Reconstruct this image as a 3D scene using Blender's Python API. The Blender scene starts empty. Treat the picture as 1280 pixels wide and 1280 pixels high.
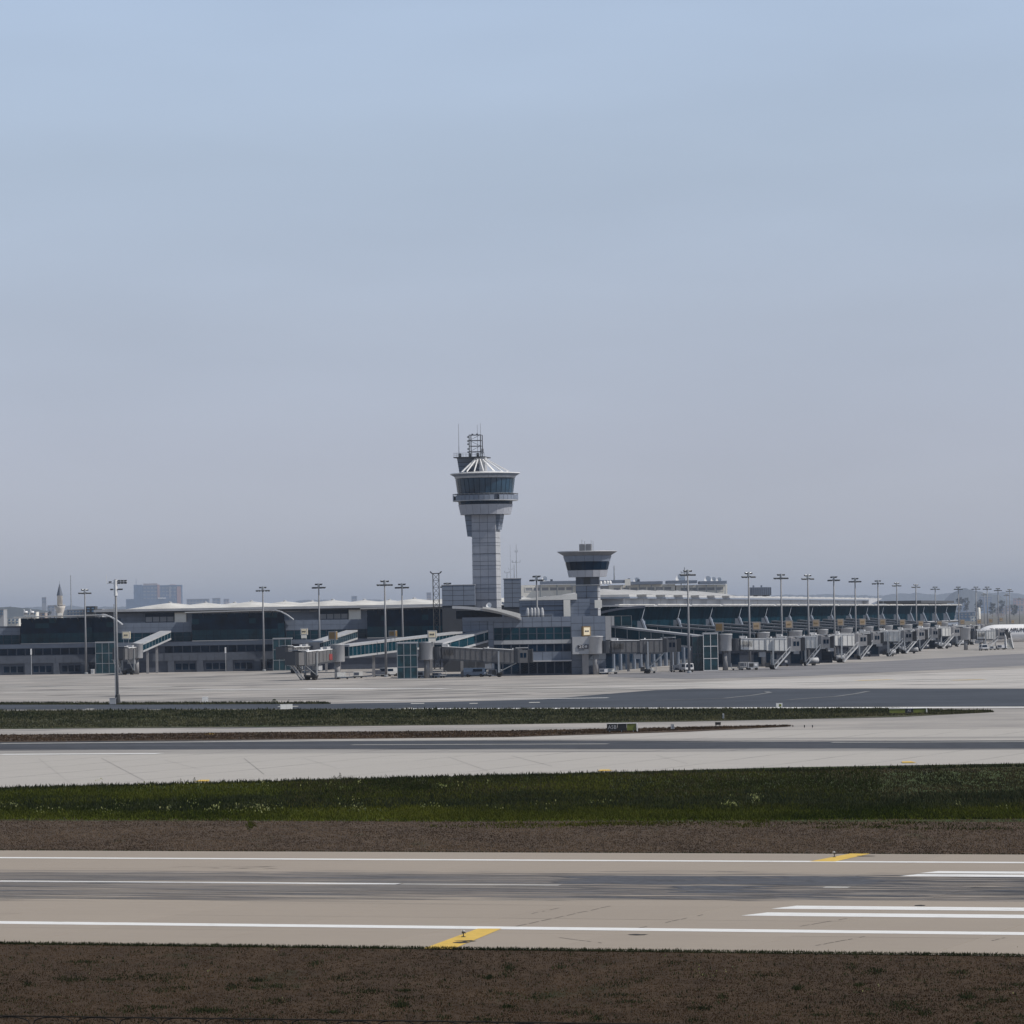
import bpy, math, random
import numpy as np
from mathutils import Vector, Matrix
random.seed(7); rng = np.random.default_rng(7)
S = bpy.context.scene; col = S.collection
R = math.radians
# ------------------------------------------------------------------ camera
F, H, HY, ROLL = 5200.0, 12.6, 772.0, 0.017          # focal in photo pixels, eye height, horizon row, roll
cam = bpy.data.objects.new('camera', bpy.data.cameras.new('camera')); col.objects.link(cam)
cam.location = (0, 0, H); cam.rotation_euler = (math.pi/2, ROLL, 0)
cam.data.sensor_width = 36; cam.data.lens = 36*F/1280; cam.data.shift_y = (HY-640)/1280
cam.data.clip_start = 0.5; cam.data.clip_end = 60000
S.camera = cam
# ------------------------------------------------------------------ world, sun, exposure
SUN_EL, SUN_AZ = R(47), math.atan2(0.966, -0.259)       # azimuth measured from +Y towards +X
w = bpy.data.worlds.new('World'); S.world = w; w.use_nodes = True
nt = w.node_tree; nt.nodes.clear(); N, L = nt.nodes, nt.links
sky = N.new('ShaderNodeTexSky'); sky.sky_type = 'NISHITA'; sky.sun_disc = False
sky.sun_elevation = SUN_EL; sky.sun_rotation = SUN_AZ
sky.air_density = 1.0; sky.dust_density = 0.5; sky.ozone_density = 3.0; sky.altitude = 0
tc = N.new('ShaderNodeTexCoord'); sp = N.new('ShaderNodeSeparateXYZ'); L.new(tc.outputs['Generated'], sp.inputs[0])
rp = N.new('ShaderNodeValToRGB'); L.new(sp.outputs['Z'], rp.inputs[0])
RAMP = [(0.0, (0.726, 0.785, 1.085)), (0.0177, (0.638, 0.649, 0.912)), (0.041, (0.647, 0.602, 0.785)), (0.071, (0.732, 0.635, 0.726)), (0.11, (0.897, 0.75, 0.756)), (0.144, (1.093, 0.897, 0.856)), (0.4, (0.609, 0.55, 0.46)), (1, (0.473, 0.44, 0.386))]
rp.color_ramp.elements[0].position = 0.0; rp.color_ramp.elements[0].color = (*RAMP[0][1], 1)
rp.color_ramp.elements[1].position = 1.0; rp.color_ramp.elements[1].color = (*RAMP[-1][1], 1)
for z_, c_ in RAMP[1:-1]: e = rp.color_ramp.elements.new(z_); e.color = (*c_, 1)
ns = N.new('ShaderNodeTexNoise'); ns.inputs['Scale'].default_value = 5.0; ns.inputs['Detail'].default_value = 3
mpn = N.new('ShaderNodeMapping'); mpn.inputs['Scale'].default_value = (1.6,1.6,7.0); L.new(tc.outputs['Generated'], mpn.inputs[0]); L.new(mpn.outputs[0], ns.inputs['Vector'])
mrn = N.new('ShaderNodeMapRange'); mrn.inputs['From Min'].default_value = .3; mrn.inputs['From Max'].default_value = .7; mrn.inputs['To Min'].default_value = .965; mrn.inputs['To Max'].default_value = 1.035; L.new(ns.outputs['Fac'], mrn.inputs[0])
vm = N.new('ShaderNodeVectorMath'); vm.operation = 'SCALE'; L.new(rp.outputs[0], vm.inputs[0]); L.new(mrn.outputs[0], vm.inputs['Scale'])
mx = N.new('ShaderNodeMix'); mx.data_type = 'RGBA'; mx.blend_type = 'MULTIPLY'; mx.inputs[0].default_value = 1
L.new(sky.outputs[0], mx.inputs[6]); L.new(vm.outputs[0], mx.inputs[7])
bg = N.new('ShaderNodeBackground'); bg.inputs[1].default_value = 0.125
wo = N.new('ShaderNodeOutputWorld'); L.new(mx.outputs[2], bg.inputs[0]); L.new(bg.outputs[0], wo.inputs[0])
sun = bpy.data.objects.new('sun', bpy.data.lights.new('sun', 'SUN')); col.objects.link(sun)
sun.data.energy = 3.3; sun.data.angle = R(0.6); sun.data.color = (1, 0.94, 0.86)
sd = Vector((math.sin(SUN_AZ)*math.cos(SUN_EL), math.cos(SUN_AZ)*math.cos(SUN_EL), math.sin(SUN_EL)))
sun.rotation_euler = sd.to_track_quat('Z', 'Y').to_euler()
sun.location = (0, 0, 300)
S.view_settings.view_transform = 'Standard'; S.view_settings.look = 'None'
S.view_settings.exposure = 0.27; S.view_settings.gamma = 1
HAZE_DENSITY = 4.8e-5
# ------------------------------------------------------------------ photo pixel -> place
cr, sr = math.cos(ROLL), math.sin(ROLL)
def XX(px, Y, py=790): return ((px-640)*cr-(py-HY)*sr)*Y/F
def ZZ(py, Y, px=640): return H-((px-640)*sr+(py-HY)*cr)*Y/F
def G(px, py, z=0.0):
    v = (px-640)*sr+(py-HY)*cr; Y = F*(H-z)/v
    return (((px-640)*cr-(py-HY)*sr)*Y/F, Y)
def YG(px, py): return G(px, py)[1]
# ------------------------------------------------------------------ materials
MATS = {}
def mat(name, c, rough=0.7, metal=0.0, var=0.0, scale=1.0, bump=0.0, spec=0.5, stretch=None, c2=None, em=None):
    m = bpy.data.materials.new(name); m.use_nodes = True; MATS[name] = m
    n, l = m.node_tree.nodes, m.node_tree.links
    b = n['Principled BSDF']; b.inputs['Base Color'].default_value = (*c, 1)
    b.inputs['Roughness'].default_value = rough; b.inputs['Metallic'].default_value = metal
    b.inputs['Specular IOR Level'].default_value = spec
    if var or c2 or bump:
        g = n.new('ShaderNodeNewGeometry'); mp = n.new('ShaderNodeMapping')
        l.new(g.outputs['Position'], mp.inputs['Vector'])
        if stretch: mp.inputs['Scale'].default_value = stretch
        t = n.new('ShaderNodeTexNoise'); t.inputs['Scale'].default_value = scale; t.inputs['Detail'].default_value = 6
        t.inputs['Roughness'].default_value = 0.65
        l.new(mp.outputs[0], t.inputs['Vector'])
        r = n.new('ShaderNodeValToRGB'); l.new(t.outputs['Fac'], r.inputs[0])
        r.color_ramp.elements[0].position = 0.32; r.color_ramp.elements[1].position = 0.68
        lo = tuple(x*(1-var) for x in c); hi = tuple(min(1, x*(1+var)) for x in c) if c2 is None else c2
        r.color_ramp.elements[0].color = (*lo, 1); r.color_ramp.elements[1].color = (*hi, 1)
        if name == 'paint_white': r.color_ramp.elements[0].position = .30; r.color_ramp.elements[1].position = .44
        l.new(r.outputs[0], b.inputs['Base Color'])
        if bump:
            bp = n.new('ShaderNodeBump'); bp.inputs['Strength'].default_value = bump; bp.inputs['Distance'].default_value = 0.1
            l.new(t.outputs['Fac'], bp.inputs['Height']); l.new(bp.outputs[0], b.inputs['Normal'])
    return m
mat('cladding_low', (0.085, 0.098, 0.125), 0.6, 0, 0.15, 0.6)
mat('cladding', (0.165, 0.195, 0.25), 0.55, 0, 0.10, 0.6)
mat('cladding_light', (0.38, 0.39, 0.41), 0.55, 0, 0.08, 0.5)
mat('cladding_dark', (0.065, 0.078, 0.108), 0.6, 0, 0.15, 0.7)
mat('tower_joint', (0.11,0.12,0.14), 0.7)
mat('joint', (0.045, 0.05, 0.06), 0.8)
mat('cream', (0.74, 0.72, 0.66), 0.7, 0, 0.08, 0.3)
mat('roof_white', (0.62, 0.61, 0.58), 0.55, 0, 0.2, 0.15)
mat('roof_pale', (0.44, 0.44, 0.44), 0.6, 0, 0.12, 0.2)
mat('roof_grey', (0.40, 0.41, 0.43), 0.5, 0, 0.12, 0.3)
mat('white_metal', (0.78, 0.78, 0.78), 0.35, 0, 0.05, 1)
mat('roof_dim', (0.15,0.16,0.18), 0.6, 0, 0.12, 0.3)
mat('galvanised', (0.34, 0.36, 0.38), 0.45, 0.5, 0.12, 1)
mat('pole_grey', (0.19, 0.195, 0.21), 0.6, 0.1, 0.12, 0.8)
mat('dark_metal', (0.035, 0.037, 0.04), 0.6)
mat('rubber', (0.015, 0.015, 0.015), 0.85)
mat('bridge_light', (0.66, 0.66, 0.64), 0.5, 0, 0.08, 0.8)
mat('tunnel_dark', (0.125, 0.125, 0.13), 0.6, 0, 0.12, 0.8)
mat('bridge_grey', (0.24, 0.24, 0.25), 0.55, 0, 0.10, 0.8)
mat('bridge_dark', (0.05, 0.055, 0.065), 0.6)
mat('sign_yellow', (0.38, 0.29, 0.19), 0.6, 0, 0.10, 1)
mat('sign_pale', (0.80, 0.70, 0.50), 0.6, 0, 0.06, 1)
mat('sign_black', (0.012, 0.014, 0.016), 0.5)
mat('sign_olive', (0.14, 0.165, 0.025), 0.55, 0, 0.25, 1.5)
mat('sign_brown', (0.20, 0.13, 0.05), 0.6)
mat('ink', (0.03, 0.03, 0.045), 0.6)
mat('paint_white', (0.50, 0.49, 0.46), 0.6, 0, 0.10, 1.3, stretch=(0.5,2.5,1), c2=(0.78,0.78,0.77))
mat('paint_faded', (0.52, 0.51, 0.48), 0.7, 0, 0.10, 0.5)
mat('guide_faint', (0.17,0.175,0.18), 0.8, 0, 0.2, 0.5)
mat('tower_panel', (0.33,0.345,0.39), 0.55, 0, 0.08, 0.5)
mat('paint_yellow', (0.66, 0.44, 0.08), 0.65, 0, 0.12, 1.2)
mat('red_paint', (0.25, 0.05, 0.05), 0.5)
mat('lead', (0.12, 0.14, 0.18), 0.6, 0, 0.15, 0.6)
mat('minaret_stone', (0.55, 0.52, 0.48), 0.8, 0, 0.12, 0.5)
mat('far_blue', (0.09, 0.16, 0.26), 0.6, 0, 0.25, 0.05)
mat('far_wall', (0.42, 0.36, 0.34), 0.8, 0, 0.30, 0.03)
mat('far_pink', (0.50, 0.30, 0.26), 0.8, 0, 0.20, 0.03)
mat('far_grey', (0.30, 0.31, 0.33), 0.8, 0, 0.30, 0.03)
mat('tree_far', (0.055, 0.068, 0.065), 0.9, 0, 0.4, 0.05)
mat('leaf', (0.035, 0.05, 0.022), 0.9, 0, 0.4, 0.8)
mat('vehicle_white', (0.75, 0.75, 0.76), 0.3)
mat('vehicle_blue', (0.12, 0.17, 0.26), 0.35)
mat('aircraft_white', (0.82, 0.82, 0.83), 0.3)
mat('aircraft_belly', (0.35, 0.38, 0.43), 0.35)
mat('wire', (0.02, 0.018, 0.016), 0.6, 0.5)
mat('shelf_dark', (0.02, 0.025, 0.03), 0.5)
def glass(name, c, var=0.25, scale=0.25, rough=0.12, spec=0.5):
    m = mat(name, c, rough, 0, var, scale, spec=spec); return m
glass('glass_teal', (0.004, 0.036, 0.056), 0.4, 0.2, 0.08, 0.2)
glass('glass_pier', (0.006, 0.026, 0.042), 0.4, 0.2, 0.6, 0.0)
glass('glass_bright', (0.008, 0.044, 0.060), 0.6, 0.45, 0.12, 0.4)
glass('glass_dark', (0.001, 0.014, 0.034), 0.5, 0.25, 0.08, 0.15)
glass('glass_tower', (0.016, 0.048, 0.085), 0.35, 0.35)
# ------------------------------------------------------------------ object helpers
OFF = {}
class MB:
    def __init__(s): s.v, s.f = [], []
    def add(s, vs, fs):
        k = len(s.v); s.v += [tuple(p) for p in vs]; s.f += [tuple(i+k for i in q) for q in fs]; return s
    def box(s, x0, x1, y0, y1, z0, z1):
        return s.add([(x0,y0,z0),(x1,y0,z0),(x1,y1,z0),(x0,y1,z0),(x0,y0,z1),(x1,y0,z1),(x1,y1,z1),(x0,y1,z1)],
                     [(0,3,2,1),(4,5,6,7),(0,1,5,4),(1,2,6,5),(2,3,7,6),(3,0,4,7)])
    def hexa(s, a, b):      # two quads a (bottom) b (top), ccw
        return s.add(list(a)+list(b), [(0,3,2,1),(4,5,6,7),(0,1,5,4),(1,2,6,5),(2,3,7,6),(3,0,4,7)])
    def beam(s, p, q, r, n=6, r2=None):
        p, q = Vector(p), Vector(q); d = (q-p)
        if d.length < 1e-6: return s
        d.normalize(); a = d.orthogonal().normalized(); b = d.cross(a); r2 = r if r2 is None else r2
        vs = [p+(a*math.cos(t)+b*math.sin(t))*r for t in [2*math.pi*i/n for i in range(n)]]
        vs += [q+(a*math.cos(t)+b*math.sin(t))*r2 for t in [2*math.pi*i/n for i in range(n)]]
        return s.add(vs, [(i,(i+1)%n,(i+1)%n+n,i+n) for i in range(n)]+[tuple(range(n))[::-1], tuple(range(n,2*n))])
    def flat(s, p, q, w, h):    # rectangular bar p->q, width w (horizontal), height h
        p, q = Vector(p), Vector(q); d = (q-p).normalized()
        a = d.cross(Vector((0,0,1)));
        if a.length < 1e-3: a = Vector((1,0,0))
        a.normalize(); u = a.cross(d).normalized(); a *= w/2; u *= h/2
        return s.hexa([p-a-u, p+a-u, q+a-u, q-a-u], [p-a+u, p+a+u, q+a+u, q-a+u])
    def lathe(s, prof, n=24, cx=0, cy=0, a0=0.0, caps=True):
        k = len(s.v)
        for r, z in prof:
            for i in range(n):
                t = a0+2*math.pi*i/n; s.v.append((cx+r*math.cos(t), cy+r*math.sin(t), z))
        for j in range(len(prof)-1):
            for i in range(n):
                s.f.append((k+j*n+i, k+j*n+(i+1)%n, k+(j+1)*n+(i+1)%n, k+(j+1)*n+i))
        if caps:
            s.f.append(tuple(k+i for i in range(n))[::-1]); s.f.append(tuple(k+(len(prof)-1)*n+i for i in range(n)))
        return s
    def prism(s, poly, z0, z1):  # poly ccw in xy
        n = len(poly)
        return s.add([(x,y,z0) for x,y in poly]+[(x,y,z1) for x,y in poly],
                     [(i,(i+1)%n,(i+1)%n+n,i+n) for i in range(n)]+[tuple(range(n))[::-1], tuple(range(n,2*n))])
    def extr(s, prof, y0, y1):   # profile in xz extruded along y
        n = len(prof)
        return s.add([(x,y0,z) for x,z in prof]+[(x,y1,z) for x,z in prof],
                     [(i,(i+1)%n,(i+1)%n+n,i+n) for i in range(n)]+[tuple(range(n))[::-1], tuple(range(n,2*n))])
    def move(s, M): s.v = [tuple(M @ Vector(p)) for p in s.v]; return s
    def mesh(s, name, m, off=None):
        me = bpy.data.meshes.new(name); v = s.v
        if off is not None: v = [(a-off[0], b-off[1], c-off[2]) for a,b,c in v]
        me.from_pydata(v, [], s.f); me.materials.append(MATS[m]); me.update(); return me
    def build(s, name, m, parent=None, smooth=False, **tags):
        off = OFF.get(parent.name) if parent else None
        me = s.mesh(name, m, off)
        if smooth:
            for p in me.polygons: p.use_smooth = len(p.vertices) == 4
        o = bpy.data.objects.new(name, me); col.objects.link(o)
        if parent: o.parent = parent
        for k, v in tags.items(): o[k] = v
        return o
def tag(o, label=None, category=None, group=None, kind=None):
    for k, v in (('label',label),('category',category),('group',group),('kind',kind)):
        if v: o[k] = v
    return o
def thing(name, label, cat, loc=(0,0,0), rz=0, group=None, world=False):
    o = bpy.data.objects.new(name, None); col.objects.link(o); o.location = loc; o.rotation_euler = (0,0,rz)
    o.empty_display_size = 1
    if world: OFF[o.name] = tuple(loc)
    return tag(o, label, cat, group)
def inst(name, me, parent, loc=(0,0,0), rz=0, **tags):
    o = bpy.data.objects.new(name, me); col.objects.link(o); o.parent = parent
    off = OFF.get(parent.name, (0,0,0)); o.location = (loc[0]-off[0], loc[1]-off[1], loc[2]-off[2]); o.rotation_euler = (0,0,rz)
    for k, v in tags.items(): o[k] = v
    return o
def copy_tree(o, parent=None, top=True):
    c = o.copy(); col.objects.link(c)
    if not top: c.parent = parent
    for ch in list(o.children): copy_tree(ch, c, False)
    return c
_unit = {}
def unit_mesh(key, dims, m, anchor='front'):
    k = (key, tuple(round(d,4) for d in dims), m)
    if k not in _unit:
        x, y, z = dims; _unit[k] = MB().box(-x/2, x/2, -y, 0, -z/2, z/2).mesh(key, m)
    return _unit[k]
# ------------------------------------------------------------------ ground frame of the runways
P1, P2 = Vector(G(0,1153.5)), Vector(G(1280,1167.5))
E = (P2-P1).normalized(); NV = Vector((-E.y, E.x)); O0 = Vector(G(640,1160))
def RW(t, n): p = O0+E*t+NV*n; return (p.x, p.y)
def nn(px, py): return (Vector(G(px,py))-O0).dot(NV)
def tt(px, py): return (Vector(G(px,py))-O0).dot(E)
def sheet(name, pts, z, m, parent=None, kind=None):
    mb = MB(); mb.add([(x,y,z) for x,y in pts], [tuple(range(len(pts)))])
    o = mb.build(name, m, parent)
    if kind: o['kind'] = kind
    return o
def poly_px(top, bot, ext=60):
    def xt(l):
        if not ext: return [G(*p) for p in l]
        g = [Vector(G(*p)) for p in l]
        if l[0][0] <= 0: g.insert(0, g[0]+(g[0]-g[1])*(ext/(g[0]-g[1]).length))
        if l[-1][0] >= 1280: g.append(g[-1]+(g[-1]-g[-2])*(ext/(g[-1]-g[-2]).length))
        return [tuple(p) for p in g]
    return xt(bot)+xt(top)[::-1]
# pavement materials that know the runway direction
def pavement(name, base, bands, joints=None, var=0.08, dark=(0.085,0.088,0.100)):
    """bands: list of (n_centre, half_width, strength) of tyre rubber laid along the runway."""
    m = bpy.data.materials.new(name); m.use_nodes = True; MATS[name] = m
    n, l = m.node_tree.nodes, m.node_tree.links; b = n['Principled BSDF']
    b.inputs['Roughness'].default_value = 0.85; b.inputs['Specular IOR Level'].default_value = 0.25
    g = n.new('ShaderNodeNewGeometry')
    mp = n.new('ShaderNodeMapping'); mp.vector_type = 'TEXTURE'
    mp.inputs['Location'].default_value = (O0.x, O0.y, 0); mp.inputs['Rotation'].default_value = (0,0,math.atan2(E.y,E.x))
    l.new(g.outputs['Position'], mp.inputs[0])
    s = n.new('ShaderNodeSeparateXYZ'); l.new(mp.outputs[0], s.inputs[0])
    def noise(scale3, sc, det=6):
        q = n.new('ShaderNodeMapping'); q.inputs['Scale'].default_value = scale3; l.new(mp.outputs[0], q.inputs[0])
        t = n.new('ShaderNodeTexNoise'); t.inputs['Scale'].default_value = sc; t.inputs['Detail'].default_value = det
        t.inputs['Roughness'].default_value = 0.7; l.new(q.outputs[0], t.inputs['Vector']); return t.outputs['Fac']
    def mth(op, a, b_=None, c_=None, clamp=False):
        q = n.new('ShaderNodeMath'); q.operation = op; q.use_clamp = clamp
        for i, x in enumerate((a, b_, c_)):
            if x is None: continue
            if isinstance(x, (int,float)): q.inputs[i].default_value = x
            else: l.new(x, q.inputs[i])
        return q.outputs[0]
    big = noise((1,1,1), 0.06); fine = noise((1,1,1), 1.3); strk = noise((0.03,1.6,1), 1.0, 8); strk2 = noise((0.10,5,1), 1.0, 6); strk3 = noise((0.045,3.2,1), 1.0, 8)
    k = mth('ADD', mth('MULTIPLY', big, var*2.4), mth('MULTIPLY', fine, var*1.2)); k = mth('ADD', k, mth('MULTIPLY', strk, var*2.2))
    k = mth('ADD', k, 1-var*2.9)
    oi_ = n.new('ShaderNodeObjectInfo'); k = mth('MULTIPLY', k, mth('MULTIPLY_ADD', oi_.outputs['Random'], 0.05, 0.975))
    cb = n.new('ShaderNodeVectorMath'); cb.operation = 'SCALE'; cb.inputs[0].default_value = base; l.new(k, cb.inputs['Scale'])
    out = cb.outputs[0]
    tot = None
    for nc, hw, st in bands:
        d = mth('ABSOLUTE', mth('SUBTRACT', s.outputs['Y'], nc))
        d = mth('ADD', d, mth('MULTIPLY', mth('SUBTRACT', strk, 0.5), hw*1.5)); d = mth('ADD', d, mth('MULTIPLY', mth('SUBTRACT', strk3, 0.5), hw*1.3))
        a = n.new('ShaderNodeMapRange'); a.interpolation_type = 'SMOOTHSTEP'
        a.inputs['From Min'].default_value = hw*1.15; a.inputs['From Max'].default_value = hw*0.35
        a.inputs['To Min'].default_value = 0; a.inputs['To Max'].default_value = st; l.new(d, a.inputs[0])
        mod = mth('MULTIPLY', a.outputs[0], mth('MULTIPLY_ADD', strk2, 1.9, 0.0, True))
        tot = mod if tot is None else mth('MAXIMUM', tot, mod)
    def mixc(fac, A, col_):
        q = n.new('ShaderNodeMix'); q.data_type = 'RGBA'; l.new(fac, q.inputs[0]); l.new(A, q.inputs[6]); q.inputs[7].default_value = (*col_,1); return q.outputs[2]
    if tot is not None: out = mixc(tot, out, dark)
    if joints:
        jt, jn, wd, st = joints
        def line(sock, per, wd):
            f = mth('ABSOLUTE', mth('SUBTRACT', mth('FRACT', mth('DIVIDE', sock, per)), 0.5))
            return mth('LESS_THAN', f, wd/per/2)
        j = mth('MAXIMUM', line(s.outputs['X'], jt, wd), mth('MULTIPLY', line(s.outputs['Y'], jn, wd), 0.6))
        j = mth('MULTIPLY', j, mth('MULTIPLY', st, mth('MULTIPLY_ADD', big, 4.0, -1.5, True)))
        out = mixc(j, out, (0.05,0.047,0.045))
    l.new(out, b.inputs['Base Color'])
    bp = n.new('ShaderNodeBump'); bp.inputs['Strength'].default_value = 0.15; bp.inputs['Distance'].default_value = 0.02
    l.new(fine, bp.inputs['Height']); l.new(bp.outputs[0], b.inputs['Normal'])
    return m
def soil(name, a, b_, green, gscale, bias):
    m = bpy.data.materials.new(name); m.use_nodes = True; MATS[name] = m
    n, l = m.node_tree.nodes, m.node_tree.links; p = n['Principled BSDF']; p.inputs['Roughness'].default_value = 0.95
    p.inputs['Specular IOR Level'].default_value = 0.1
    g = n.new('ShaderNodeNewGeometry')
    def noise(sc, st=(1,1,1)):
        q = n.new('ShaderNodeMapping'); q.inputs['Scale'].default_value = st; l.new(g.outputs['Position'], q.inputs[0])
        t = n.new('ShaderNodeTexNoise'); t.inputs['Scale'].default_value = sc; t.inputs['Detail'].default_value = 8; t.inputs['Roughness'].default_value = 0.7
        l.new(q.outputs[0], t.inputs['Vector']); return t.outputs['Fac']
    r = n.new('ShaderNodeValToRGB'); l.new(noise(0.9, (0.6,0.25,1)), r.inputs[0])
    r.color_ramp.elements[0].position = 0.35; r.color_ramp.elements[1].position = 0.65
    r.color_ramp.elements[0].color = (*a,1); r.color_ramp.elements[1].color = (*b_,1)
    gm = n.new('ShaderNodeValToRGB'); l.new(noise(gscale, (0.5,0.16,1)), gm.inputs[0])
    gm.color_ramp.elements[0].position = bias; gm.color_ramp.elements[1].position = bias+0.12
    q = n.new('ShaderNodeMix'); q.data_type = 'RGBA'; l.new(gm.outputs[0], q.inputs[0]); l.new(r.outputs[0], q.inputs[6]); q.inputs[7].default_value = (*green,1)
    l.new(q.outputs[2], p.inputs['Base Color'])
    return m
nC = nn(640,1106); nF = nn(640,1075.2); nN0 = nn(640,1186.5); nF0 = nn(640,1065.5)
pavement('rwy_concrete', (0.315,0.272,0.228), [(nn(640,1098),3.4,0.48),(nn(640,1111.5),2.3,0.48),(nn(640,1121),0.5,0.55),(nn(640,1091.5),0.35,0.5),(nn(640,1107),7.6,0.20)])
n2 = nn(640,932.5)
pavement('rwy2_concrete', (0.405,0.385,0.36), [(n2,8.5,0.95),(nn(640,938),7,0.30),(nn(640,925.5),4,0.35)], (7.5,7.5,0.35,0.45), 0.06, (0.045,0.048,0.060))
def scuff(name, base, b2, b3, sc=0.05):
    m = bpy.data.materials.new(name); m.use_nodes = True; MATS[name] = m
    n, l = m.node_tree.nodes, m.node_tree.links; p = n['Principled BSDF']; p.inputs['Roughness'].default_value = 0.85
    p.inputs['Specular IOR Level'].default_value = 0.2
    g = n.new('ShaderNodeNewGeometry')
    def noise(s_, st, det=7):
        q = n.new('ShaderNodeMapping'); q.inputs['Scale'].default_value = st; l.new(g.outputs['Position'], q.inputs[0])
        t = n.new('ShaderNodeTexNoise'); t.inputs['Scale'].default_value = s_; t.inputs['Detail'].default_value = det; t.inputs['Roughness'].default_value = 0.6
        l.new(q.outputs[0], t.inputs['Vector']); return t.outputs['Fac']
    r = n.new('ShaderNodeValToRGB'); l.new(noise(sc, (1,1,1)), r.inputs[0])
    r.color_ramp.elements[0].position = 0.36; r.color_ramp.elements[1].position = 0.64
    r.color_ramp.elements[0].color = (*b2,1); r.color_ramp.elements[1].color = (*base,1)
    k = n.new('ShaderNodeValToRGB'); l.new(noise(0.055, (0.45,1.15,1)), k.inputs[0])
    k.color_ramp.elements[0].position = 0.56; k.color_ramp.elements[1].position = 0.70
    q = n.new('ShaderNodeMix'); q.data_type = 'RGBA'; l.new(k.outputs[0], q.inputs[0]); l.new(r.outputs[0], q.inputs[6]); q.inputs[7].default_value = (*b3,1)
    l.new(q.outputs[2], p.inputs['Base Color'])
scuff('apron_concrete', (0.39,0.365,0.342), (0.26,0.25,0.24), (0.14,0.136,0.138))
scuff('apron_pale', (0.50,0.475,0.45), (0.40,0.385,0.37), (0.25,0.245,0.24))
scuff('asphalt', (0.066,0.075,0.092), (0.048,0.055,0.068), (0.038,0.043,0.052))
scuff('asphalt_worn', (0.24,0.235,0.245), (0.17,0.17,0.18), (0.12,0.12,0.13))
soil('soil_brown', (0.060,0.044,0.032), (0.092,0.067,0.048), (0.035,0.042,0.018), 0.5, 0.60)
soil('soil_near', (0.040,0.027,0.017), (0.066,0.044,0.027), (0.026,0.030,0.013), 0.35, 0.58)
soil('soil_green', (0.035,0.045,0.016), (0.050,0.070,0.022), (0.060,0.052,0.036), 0.35, 0.56)
soil('soil_mid', (0.055,0.060,0.032), (0.085,0.080,0.050), (0.040,0.055,0.022), 0.3, 0.52)
mat('terrain', (0.12,0.11,0.085), 0.95, 0, 0.35, 0.01)
# ------------------------------------------------------------------ large ground structure
gr = sheet('ground', [(-11900,-60),(11900,-60),(11900,31400),(-11900,31400)], -0.12, 'terrain', kind='structure')
# apron: everything paved from the second runway to beyond the terminal
e1 = [(0,985),(320,977),(640,968.5),(960,959.5),(1280,954)]
ge1 = [Vector(G(*p)) for p in e1]
ge1.insert(0, ge1[0]-E*430); ge1.append(ge1[-1]+Vector((25,-3))); ge1.append(ge1[-1]+E*430)
a0 = [tuple(p) for p in ge1]
yb = 470.0
rb = nn(640,915)
def line_n(n_, x): # y of the runway-parallel line at world x
    q = O0+NV*n_; return q.y+(x-q.x)*E.y/E.x
sheet('second_runway', a0+[(a0[-1][0],line_n(rb,a0[-1][0])),(a0[0][0],line_n(rb,a0[0][0]))], 0.0, 'rwy2_concrete', kind='structure')
sheet('apron', [(-440,line_n(rb,-440)),(470,line_n(rb,470)),(1200,line_n(rb,470)),(1200,2900),(-1200,2900),(-1200,line_n(rb,-440))], -0.004, 'apron_concrete', kind='structure')
asph = poly_px([(0,881),(400,880),(540,877.6),(680,874.3),(745,868.6),(820,862.6),(870,861.2),(1280,861)],
               [(0,887.2),(500,886),(760,884.4),(1280,883)], 400)
sheet('taxiway', asph, 0.02, 'asphalt', kind='structure')
sheet('pale_lane', poly_px([(640,860.2),(820,855.5),(960,849),(1060,846),(1280,836)],[(640,860.6),(820,859.8),(900,860.4),(1060,860.3),(1280,860.2)],300), 0.012, 'apron_pale', kind='structure')
worn = poly_px([(760,842),(900,838),(1060,829),(1280,817)], [(760,846),(860,849),(1010,845),(1280,832)])
sheet('apron_lane', worn, 0.02, 'asphalt_worn', kind='structure')
strip_far = poly_px([(0,888.5),(640,886),(1100,885.8),(1180,887.2),(1237,889.8)],
                    [(0,911.5),(320,909),(640,905.5),(860,902),(1000,899),(1120,896.5),(1200,892.5),(1237,890.6)])
sheet('grass_strip_ground', strip_far, 0.04, 'soil_mid', kind='structure')
strip_thin = poly_px([(0,919),(320,915.5),(640,913.5),(860,910),(985,907)],
                     [(0,928),(320,925),(640,921.5),(860,914.8),(985,908.4)])
sheet('dirt_strip_ground', strip_thin, 0.04, 'soil_brown', kind='structure')
# verge between the runways (green part and brown part) and the near verge
ng = nn(640,1026)
sheet('green_verge', [RW(-420,ng),RW(420,ng)]+a0[::-1], -0.03, 'soil_green', kind='structure')
sheet('brown_verge', [RW(-420,nF0-0.3),RW(420,nF0-0.3),RW(420,ng),RW(-420,ng)], -0.03, 'soil_brown', kind='structure')
sheet('near_verge', [(-160,52),(160,52),RW(200,nN0+0.3),RW(-200,nN0+0.3)], -0.03, 'soil_near', kind='structure')
# the hillock that the photographer stands on
emb = MB(); ex = np.linspace(-70,70,29); ey = [-55,-30,-8,0,8,12,20,35,52,68,84]; ez = [-0.2,6,10.6,10.9,10.8,10.2,8.4,5.4,2.8,1.0,-0.3]
for j, (y, z) in enumerate(zip(ey, ez)):
    for i, x in enumerate(ex):
        emb.v.append((x, y, z*max(0,1-abs(x)/72)**0.5+0.15*math.sin(x*0.9+y*0.7)*(z>1)))
nx_ = len(ex); emb.f = [(j*nx_+i, j*nx_+i+1, (j+1)*nx_+i+1, (j+1)*nx_+i) for j in range(len(ey)-1) for i in range(nx_-1)]
tag(emb.build('embankment', 'soil_brown', smooth=True), kind='structure')
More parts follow.
